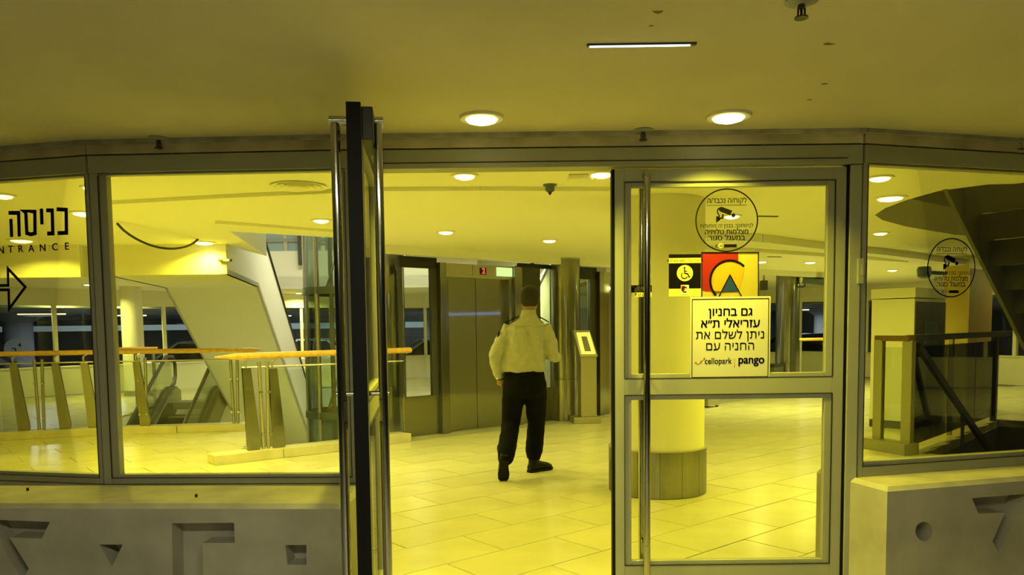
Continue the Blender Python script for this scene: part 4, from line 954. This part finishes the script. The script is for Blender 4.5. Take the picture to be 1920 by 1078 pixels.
flat('logo_red', lg, [[(-hw*.22, -hh*.72), (0, -hh*.72), (0, -hh*.50), (-hw*.22, -hh*.50)]], -.0024, 'redp'); mb = MB(); quadstroke(mb, disc((0.0, -hh*.68), hw*.15, 14, .6, 5.4), hw*.05, -.003); mb.build('logo_ring', 'ink', lg)
# --- logo poster
t, hw, hh = sgn('logo_poster', 'red and yellow logo poster with a black arc and teal triangle on the closed door', 'poster', 1315, 473, 1421, 562, yG+.0004)
def LP(px, py): q = on_door(px, py); return (q.x-t.location.x, q.z-t.location.z)
def Lc(x, y): return LP(1230+x*240/1078, 340+y*240/1078)
flat('yellow_sheet', t, [[Lc(690, 600), Lc(858, 600), Lc(858, 985), Lc(384, 985), Lc(384, 930), Lc(480, 930), Lc(690, 660)]], 0, 'film')
flat('red_block', t, [[Lc(388, 602), Lc(692, 602), Lc(692, 700), Lc(600, 690), Lc(500, 760), Lc(470, 925), Lc(390, 925)]], -.0012, 'redp')
flat('orange_disc', t, [[Lc(622+158*math.cos(a), 838+158*math.sin(a)) for a in [math.radians(d_) for d_ in range(140, 321, 12)]]+[Lc(740, 760), Lc(700, 925), Lc(480, 925)]], -.0018, 'discfilm')
mb = MB(); quadstroke(mb, [Lc(622+166*math.cos(math.radians(d_)), 838+172*math.sin(math.radians(d_))) for d_ in range(135, 322, 9)], .0105, -.0026); mb.build('arc', 'ink', t)
flat('triangle', t, [[Lc(622, 790), Lc(690, 926), Lc(553, 926)]], -.0026, 'tealp')
mb = MB(); quadstroke(mb, [Lc(525, 975), Lc(622, 788), Lc(722, 975)], .0050, -.0032); mb.build('triangle_outline', 'ink', t)
mb = MB(); quadstroke(mb, [Lc(384, 990), Lc(384, 600), Lc(861, 600), Lc(861, 990)], .0050, -.0032); mb.build('border', 'ink', t)
# --- payment sign
t, hw, hh = sgn('payment_sign', 'square pale parking payment sign with dark border and Hebrew text on the closed door', 'sign', 1294, 557, 1443, 710, yG-.012)
MB().b2((-hw, -.003, -hh), (hw, .003, hh)).build('card', 'paper', t)
mb = MB(); quadstroke(mb, [(-hw*.95, -hh*.945), (hw*.95, -hh*.945), (hw*.95, hh*.945), (-hw*.95, hh*.945)], .0034, -.0035, closed=True); mb.build('border', 'purple', t)
for s, z, sz, b in (('גם בחניון', .63, .058, .0010), ('עזריאלי ת״א', .35, .058, .0010), ('ניתן לשלם את', .075, .058, .0001), ('החניה עם', -.20, .058, .0001)):
    text('lettering', heb(s), t, (0, -.0038, hh*z), sz, 'purple', b)
text('lettering', 'cellopark', t, (-hw*.30, -.0038, -hh*.555), .042, 'purple', .0005, sx=.84)
text('lettering', 'pango', t, (hw*.53, -.0038, -hh*.53), .058, 'purple', .0014, sx=.92)
mb = MB(); mb.poly([disc((-hw*.86, -hh*.575), .0045, 12)], lambda x, z: (x, -.0038, z), lambda x, z: (x, -.0044, z)); mb.poly([disc((-hw*.72, -hh*.56), .005, 12)], lambda x, z: (x, -.0038, z), lambda x, z: (x, -.0044, z)); mb.poly([disc((-hw*.64, -hh*.48), .005, 12)], lambda x, z: (x, -.0038, z), lambda x, z: (x, -.0044, z))
quadstroke(mb, [(-hw*.86, -hh*.575), (-hw*.80, -hh*.625), (-hw*.72, -hh*.56), (-hw*.64, -hh*.48)], .0028, -.0038); mb.build('swoosh_logo', 'ochre', t)
mb = MB(); quadstroke(mb, [(hw*.105, -hh*.50), (hw*.105, -hh*.68)], .0045, -.0042); mb.build('logo_stem', 'ochre', t)
# --- pull sticker behind the bar
t, hw, hh = sgn('pull_sticker', 'small black pull sticker behind the bar of the closed door', 'sticker', 1181, 535, 1222, 556, yG)
flat('backing', t, [[(-hw, -hh*.25), (hw, -hh*.25), (hw, hh), (-hw, hh)]], 0, 'ink'); flat('lower_band', t, [[(-hw, -hh), (hw, -hh), (hw, -hh*.27), (-hw, -hh*.27)]], 0, 'yellowp')
text('lettering', heb('משוך'), t, (0, -.001, hh*.36), .036, 'paper', .0006, sx=1.15); text('lettering', 'PULL', t, (0, -.001, -hh*.64), .018, 'ink', .0003, spacing=1.6)

# ================================================================ walking man
MX, MY = .125, 7.02
man = thing('person', 'man in pale long-sleeved shirt, black trousers and boots walking away towards the lifts', 'person', (MX, MY, 0))
def ellring(c, rx, ry, n=20, p=2.3):
    out = []
    for k in range(n):
        a = 2*PI*k/n; ca, sa = math.cos(a), math.sin(a); out.append(Vector((c[0]+rx*math.copysign(abs(ca)**(2/p), ca), c[1]+ry*math.copysign(abs(sa)**(2/p), sa), c[2])))
    return out
def solid(name, mb, m, vox, parent, smooth=2, disp=0):
    o = mb.build(name, m, parent)
    r_ = o.modifiers.new('rem', 'REMESH'); r_.mode = 'VOXEL'; r_.voxel_size = vox
    s_ = o.modifiers.new('smo', 'SMOOTH'); s_.iterations = smooth; s_.factor = .5
    if disp:
        tx = bpy.data.textures.new(name, 'CLOUDS'); tx.noise_scale = .085; tx.noise_depth = 2; d_ = o.modifiers.new('dis', 'DISPLACE'); d_.texture = tx; d_.strength = disp; d_.mid_level = .5; d_.texture_coords = 'LOCAL'
    bpy.context.view_layer.update(); dg = bpy.context.evaluated_depsgraph_get(); me = bpy.data.meshes.new_from_object(o.evaluated_get(dg)); o.modifiers.clear(); o.data = me
    for p_ in me.polygons: p_.use_smooth = True
    return o
LS, LE, LW = Vector((-.150, 0, 1.375)), Vector((-.275, -.045, 1.12)), Vector((-.235, .06, .925))
RS, RE, RW = Vector((.182, .0, 1.38)), Vector((.262, -.01, 1.105)), Vector((.150, .235, 1.19))
LH, LK, LAk = Vector((-.095, .0, .90)), Vector((-.140, .06, .50)), Vector((-.185, -.205, .235))
RH, RK, RAk = Vector((.085, .0, .90)), Vector((.100, .15, .49)), Vector((.078, .262, .11))
HC = Vector((.045, .025, 1.640))
def hand(mb, w, d, up, side, curl=.6):
    """w wrist, d direction of the hand, up = back of the hand, side = thumb side"""
    d = d.normalized(); up = (up-d*up.dot(d)).normalized(); sd = d.cross(up)*side
    mb.tube([w-d*.02, w+d*.03, w+d*.085], [(.026, .020), (.036, .018), (.040, .014)] if True else 0, 12)
    for i, (o_, L) in enumerate(((-.030, .062), (-.010, .074), (.010, .078), (.030, .070))):
        b = w+d*.078+sd*o_; pts = [b-d*.012]; dirv = d.copy()
        for j in range(3):
            dirv = (dirv-up*curl*.45).normalized(); pts.append(pts[-1]+dirv*(L*(.45, .32, .23)[j]+(.012 if j == 0 else 0)))
        mb.tube(pts, [.0095, .0092, .0085, .006], 8)
    b = w+d*.025+sd*.030; mb.tube([b-sd*.01, b+sd*.018+d*.028-up*.010, b+sd*.016+d*.058-up*.026], [.012, .0105, .007], 8)
bm_ = MB()
bm_.rings([ellring((.0, .0, .86), .13, .095), ellring((0, 0, 1.0), .145, .10), ellring((0, 0, 1.18), .15, .10), ellring((.01, 0, 1.36), .165, .10), ellring((.02, .0, 1.44), .11, .08), ellring((.03, .01, 1.49), .06, .062)])
bm_.tube([(.025, .0, 1.44), (.033, .010, 1.50), (.040, .02, 1.58)], [.064, .058, .058], 16)
hr_ = []
HS = 1.10
for z, rx, ry, oy in ((-.118, .030, .035, .03), (-.105, .050, .066, .022), (-.075, .062, .086, .012), (-.03, .072, .096, .004), (.02, .077, .101, 0), (.06, .073, .096, -.002), (.09, .055, .072, -.002), (.110, .020, .028, 0)): hr_.append(ellring((HC.x, HC.y+oy, HC.z+z), rx*HS, ry*HS, 20, 2.1))
bm_.rings(hr_)
for s in (-1, 1):      # ears, brow, eyes
    bm_.tube([HC+Vector((s*.073, -.005, -.03)), HC+Vector((s*.082, -.015, -.0)), HC+Vector((s*.083, -.018, .022))], [(.008, .012), (.008, .017), (.006, .010)], 8)
bm_.tube([HC+Vector((0, .095, .01)), HC+Vector((0, .118, -.025)), HC+Vector((0, .115, -.035))], [.010, .014, .012], 8)   # nose
bm_.tube([HC+Vector((-.028, .090, -.068)), HC+Vector((0, .100, -.068)), HC+Vector((.028, .090, -.068))], [.005, .008, .005], 8)   # lips
for a_, e_, w_ in ((LS, LE, LW), (RS, RE, RW)): bm_.tube([a_+Vector((0, 0, -.0)), a_.lerp(e_, .5), e_, e_.lerp(w_, .5), w_], [.052, .044, .038, .034, .026], 12)
hand(bm_, LW, Vector((.02, .10, -.2)), Vector((-1, -.1, 0)), 1, .7); hand(bm_, RW, Vector((-.10, .12, .12)), Vector((.4, .6, -.3)), -1, 1.0)
for h_, k_, a_ in ((LH, LK, LAk), (RH, RK, RAk)): bm_.tube([h_, h_.lerp(k_, .5), k_, k_.lerp(a_, .5), a_], [.085, .07, .052, .044, .030], 12)
body = solid('body', bm_, 'skin', .0065, man, 3); body['label'] = 'brown skin, cropped dark hair, head bowed slightly'
# face: eyes
for s in (-1, 1): MB().lathe(HC+Vector((s*.03, .086, .008)), [(.003, -.011), (.011, 0), (.003, .011)], 10).build('eye', 'white', man, smooth=True)
# hair cap
hm = MB(); hr2 = []
for z, rx, ry, oy in ((-.072, .055, .040, -.055), (-.040, .074, .062, -.044), (-.01, .0815, .086, -.026), (.03, .0835, .103, -.009), (.07, .079, .100, -.006), (.10, .058, .075, -.004), (.121, .022, .030, 0)): hr2.append(ellring((HC.x, HC.y+oy, HC.z+z), rx*HS, ry*HS, 22, 2.1))
hm.rings(hr2); solid('hair', hm, 'hair', .008, man, 2)
# shirt
sm_ = MB()
sm_.rings([ellring((-.012, 0, .975), .182, .128), ellring((-.012, 0, 1.01), .200, .142), ellring((-.012, -.004, 1.07), .195, .138), ellring((-.004, -.004, 1.18), .186, .130), ellring((.006, -.004, 1.30), .188, .128), ellring((.010, 0, 1.37), .178, .118), ellring((.016, .0, 1.425), .140, .096), ellring((.026, .004, 1.468), .092, .078), ellring((.030, .006, 1.49), .074, .070)])
def sleeve(s_, e_, w_, m=1):
    sm_.tube([s_+(s_-e_)*.06+Vector((.0, 0, .0)), s_.lerp(e_, .3), s_.lerp(e_, .7), e_, e_.lerp(w_, .35), e_.lerp(w_, .8), w_], [.052, .066, .067, .066, .062, .052, .041], 14)
sleeve(LS, LE, LW); sleeve(RS, RE, RW)
sh = solid('shirt', sm_, 'shirt', .010, man, 2, .034)
# centre back pleat, yoke seam, collar
MB().tube([(.015, -.128, 1.375), (.012, -.135, 1.28), (.010, -.137, 1.18)], [.0035, .003, .001], 6).build('back_pleat', 'shirt', sh)
MB().tube([(-.15, -.085, 1.405), (-.07, -.112, 1.398), (.02, -.120, 1.395), (.11, -.112, 1.40), (.18, -.085, 1.41)], .003, 6).build('yoke_seam', 'shirt', sh)
cm_ = MB().rings([ellring((.030, .006, 1.475), .076, .074), ellring((.032, .006, 1.50), .072, .070), ellring((.036, .008, 1.535), .064, .064), ellring((.036, .008, 1.53), .058, .058), ellring((.032, .006, 1.48), .066, .064)], cap=False).build('collar', 'shirt', sh, smooth=True)
for s, S_ in ((-1, LS), (1, RS)):
    q0 = Vector((.03+s*.085, 0, 1.478)); q1 = S_+Vector((s*.034, 0, .040))
    MB().add([q0+Vector((0, -.032, 0)), q0+Vector((0, .032, 0)), q1+Vector((0, .038, 0)), q1+Vector((0, -.038, 0))]+[v+Vector((0, 0, .010)) for v in (q0+Vector((0, -.032, 0)), q0+Vector((0, .032, 0)), q1+Vector((0, .038, 0)), q1+Vector((0, -.038, 0)))], [(0, 1, 2, 3), (4, 5, 6, 7), (0, 1, 5, 4), (1, 2, 6, 5), (2, 3, 7, 6), (3, 0, 4, 7)]).build('epaulette', 'trouser', sh, bevel=.003)['label'] = 'black shoulder strap'
pt_ = LS.lerp(LE, .30); MB().box(pt_+Vector((-.062, .0, 0)), (.012, .075, .10), rot=Matrix.Rotation(.32, 3, 'Y')).build('sleeve_patch', 'trouser', sh, bevel=.004)['label'] = 'dark sleeve patch'
# trousers
tm_ = MB()
tm_.rings([ellring((-.012, 0, 1.005), .176, .122), ellring((-.012, 0, .95), .186, .130), ellring((-.010, -.006, .86), .196, .142), ellring((-.008, -.004, .78), .178, .132), ellring((-.005, .0, .735), .12, .09)])
def legc(h_, k_, a_): tm_.tube([h_+Vector((0, 0, -.02)), h_.lerp(k_, .35), h_.lerp(k_, .75), k_, k_.lerp(a_, .30), k_.lerp(a_, .65), k_.lerp(a_, .92), a_.lerp(k_, -.18)], [.108, .106, .096, .086, .084, .085, .083, .062], 16)
legc(LH, LK, LAk); legc(RH, RK, RAk+Vector((0, -.01, .075)))
solid('trousers', tm_, 'trouser', .011, man, 8, .014)
# boots
def boot(ank, toe_dir, heel_down, lb):
    """built along +y with the sole at z=0, then placed by matrix"""
    b = MB(); b.rings([ellring((0, -.045, .035), .040, .05), ellring((0, -.04, .10), .042, .055), ellring((0, -.03, .17), .046, .056), ellring((0, -.03, .225), .050, .058)])
    fr_ = []
    for y, w_, h_ in ((-.10, .030, .06), (-.07, .040, .085), (0, .041, .095), (.06, .046, .075), (.12, .049, .060), (.165, .038, .045), (.188, .018, .028)):
        fr_.append([Vector((w_*math.cos(2*PI*k/16), y, h_/2+.012+(h_/2)*math.sin(2*PI*k/16)*1.1)) for k in range(16)])
    b.rings(fr_); o = solid('boot', b, 'boot', .009, man, 2)
    so = MB(); ol = [(.030, -.105), (.042, -.06), (.040, .02), (.052, .10), (.048, .155), (.022, .195), (-.022, .195), (-.048, .155), (-.052, .10), (-.040, .02), (-.042, -.06), (-.030, -.105)]
    so.slab([ol], -.002, .022); s_ = so.build('sole', 'rubber', o, bevel=.004); s_.parent = o
    return o
o = boot(RAk, 0, 0, ''); o.matrix_local = Matrix.Translation((.104, .284, .004)) @ Matrix.Rotation(math.radians(-50), 4, 'Z')
o = boot(LAk, 0, 0, '')
# heel lifted: rotate about the toe
o.matrix_local = Matrix.Translation((-.212, -.170, .012)) @ Matrix.Rotation(math.radians(6), 4, 'Z') @ Matrix.Rotation(math.radians(-62), 4, 'X') @ Matrix.Translation((0, -.165, 0))
# wrist watch
wd_ = (LW-LE).normalized(); q = LW+wd_*.004
wt = MB().tube([q-wd_*.012, q+wd_*.012], .034, 16).build('watch', 'black', man, smooth=True); wt['label'] = 'black wrist watch with pale dial'
MB().lathe((0, 0, 0), [(.017, 0), (.017, .008)], 16).build('dial', 'white', wt).matrix_local = Matrix.Translation(q+Vector((-.026, -.022, 0))) @ Vector((-.75, -.66, 0)).to_track_quat('Z', 'Y').to_matrix().to_4x4()

# lettering becomes plain mesh: outlines filled by non-zero winding, bold lettering thickened by shifted copies
from mathutils.geometry import delaunay_2d_cdt, interpolate_bezier
bpy.context.view_layer.update(); dg = bpy.context.evaluated_depsgraph_get(); done = []
def outline(sp):
    if sp.type != 'BEZIER': return [Vector(p.co[:2]) for p in sp.points]
    bp = sp.bezier_points; n = len(bp); out = []
    for i in range(n):
        p, q = bp[i], bp[(i+1) % n]
        if (p.handle_right-p.co).length < 1e-6 and (q.handle_left-q.co).length < 1e-6: out.append(p.co.xy)
        else:
            seg_ = interpolate_bezier(p.co, p.handle_right, q.handle_left, q.co, 5); out += [v.xy for v in seg_[:-1]]
    res = []
    for p in out:
        if not res or (p-res[-1]).length > 1e-6: res.append(p.copy())
    return res
def wind(p, loops):
    w = 0
    for L in loops:
        for i in range(len(L)):
            a, b = L[i], L[(i+1) % len(L)]
            if a.y <= p.y:
                if b.y > p.y and (b.x-a.x)*(p.y-a.y)-(p.x-a.x)*(b.y-a.y) > 0: w += 1
            elif b.y <= p.y and (b.x-a.x)*(p.y-a.y)-(p.x-a.x)*(b.y-a.y) < 0: w -= 1
    return w
for o, b_ in TEXTS:
    cu = o.evaluated_get(dg).to_curve(dg); loops = [outline(sp) for sp in cu.splines]; loops = [L for L in loops if len(L) > 2]
    o.to_curve_clear() if hasattr(o, 'to_curve_clear') else None
    k = 1/o.data.size; vs, es_ = [], []
    for L in loops:
        n0 = len(vs); vs += [p*k for p in L]; es_ += [(n0+i, n0+(i+1) % len(L)) for i in range(len(L))]
    ov, oe, of, *_ = delaunay_2d_cdt(vs, es_, [], 0, 1e-5)
    lk = [[p*k for p in L] for L in loops]; mb = MB()
    fs = [f for f in of if wind((ov[f[0]]+ov[f[1]]+ov[f[2]])/3, lk) != 0]
    for dx in ((-1, -.5, 0, .5, 1) if b_ else (0,)): mb.add([(v.x/k+dx*b_, v.y/k+(.4*b_ if dx == .5 else -.4*b_ if dx == -.5 else 0), .0004) for v in ov], fs)
    m2 = bpy.data.meshes.new(o.name); m2.from_pydata(mb.v, [], mb.f); m2.materials.append(o.data.materials[0])
    n = bpy.data.objects.new(o.name, m2); COL.objects.link(n); n.parent = o.parent; n.location = o.location; n.rotation_euler = o.rotation_euler; n.scale = o.scale; done.append((o, n))
for o, n in done:
    nm = o.name; bpy.data.objects.remove(o); n.name = nm
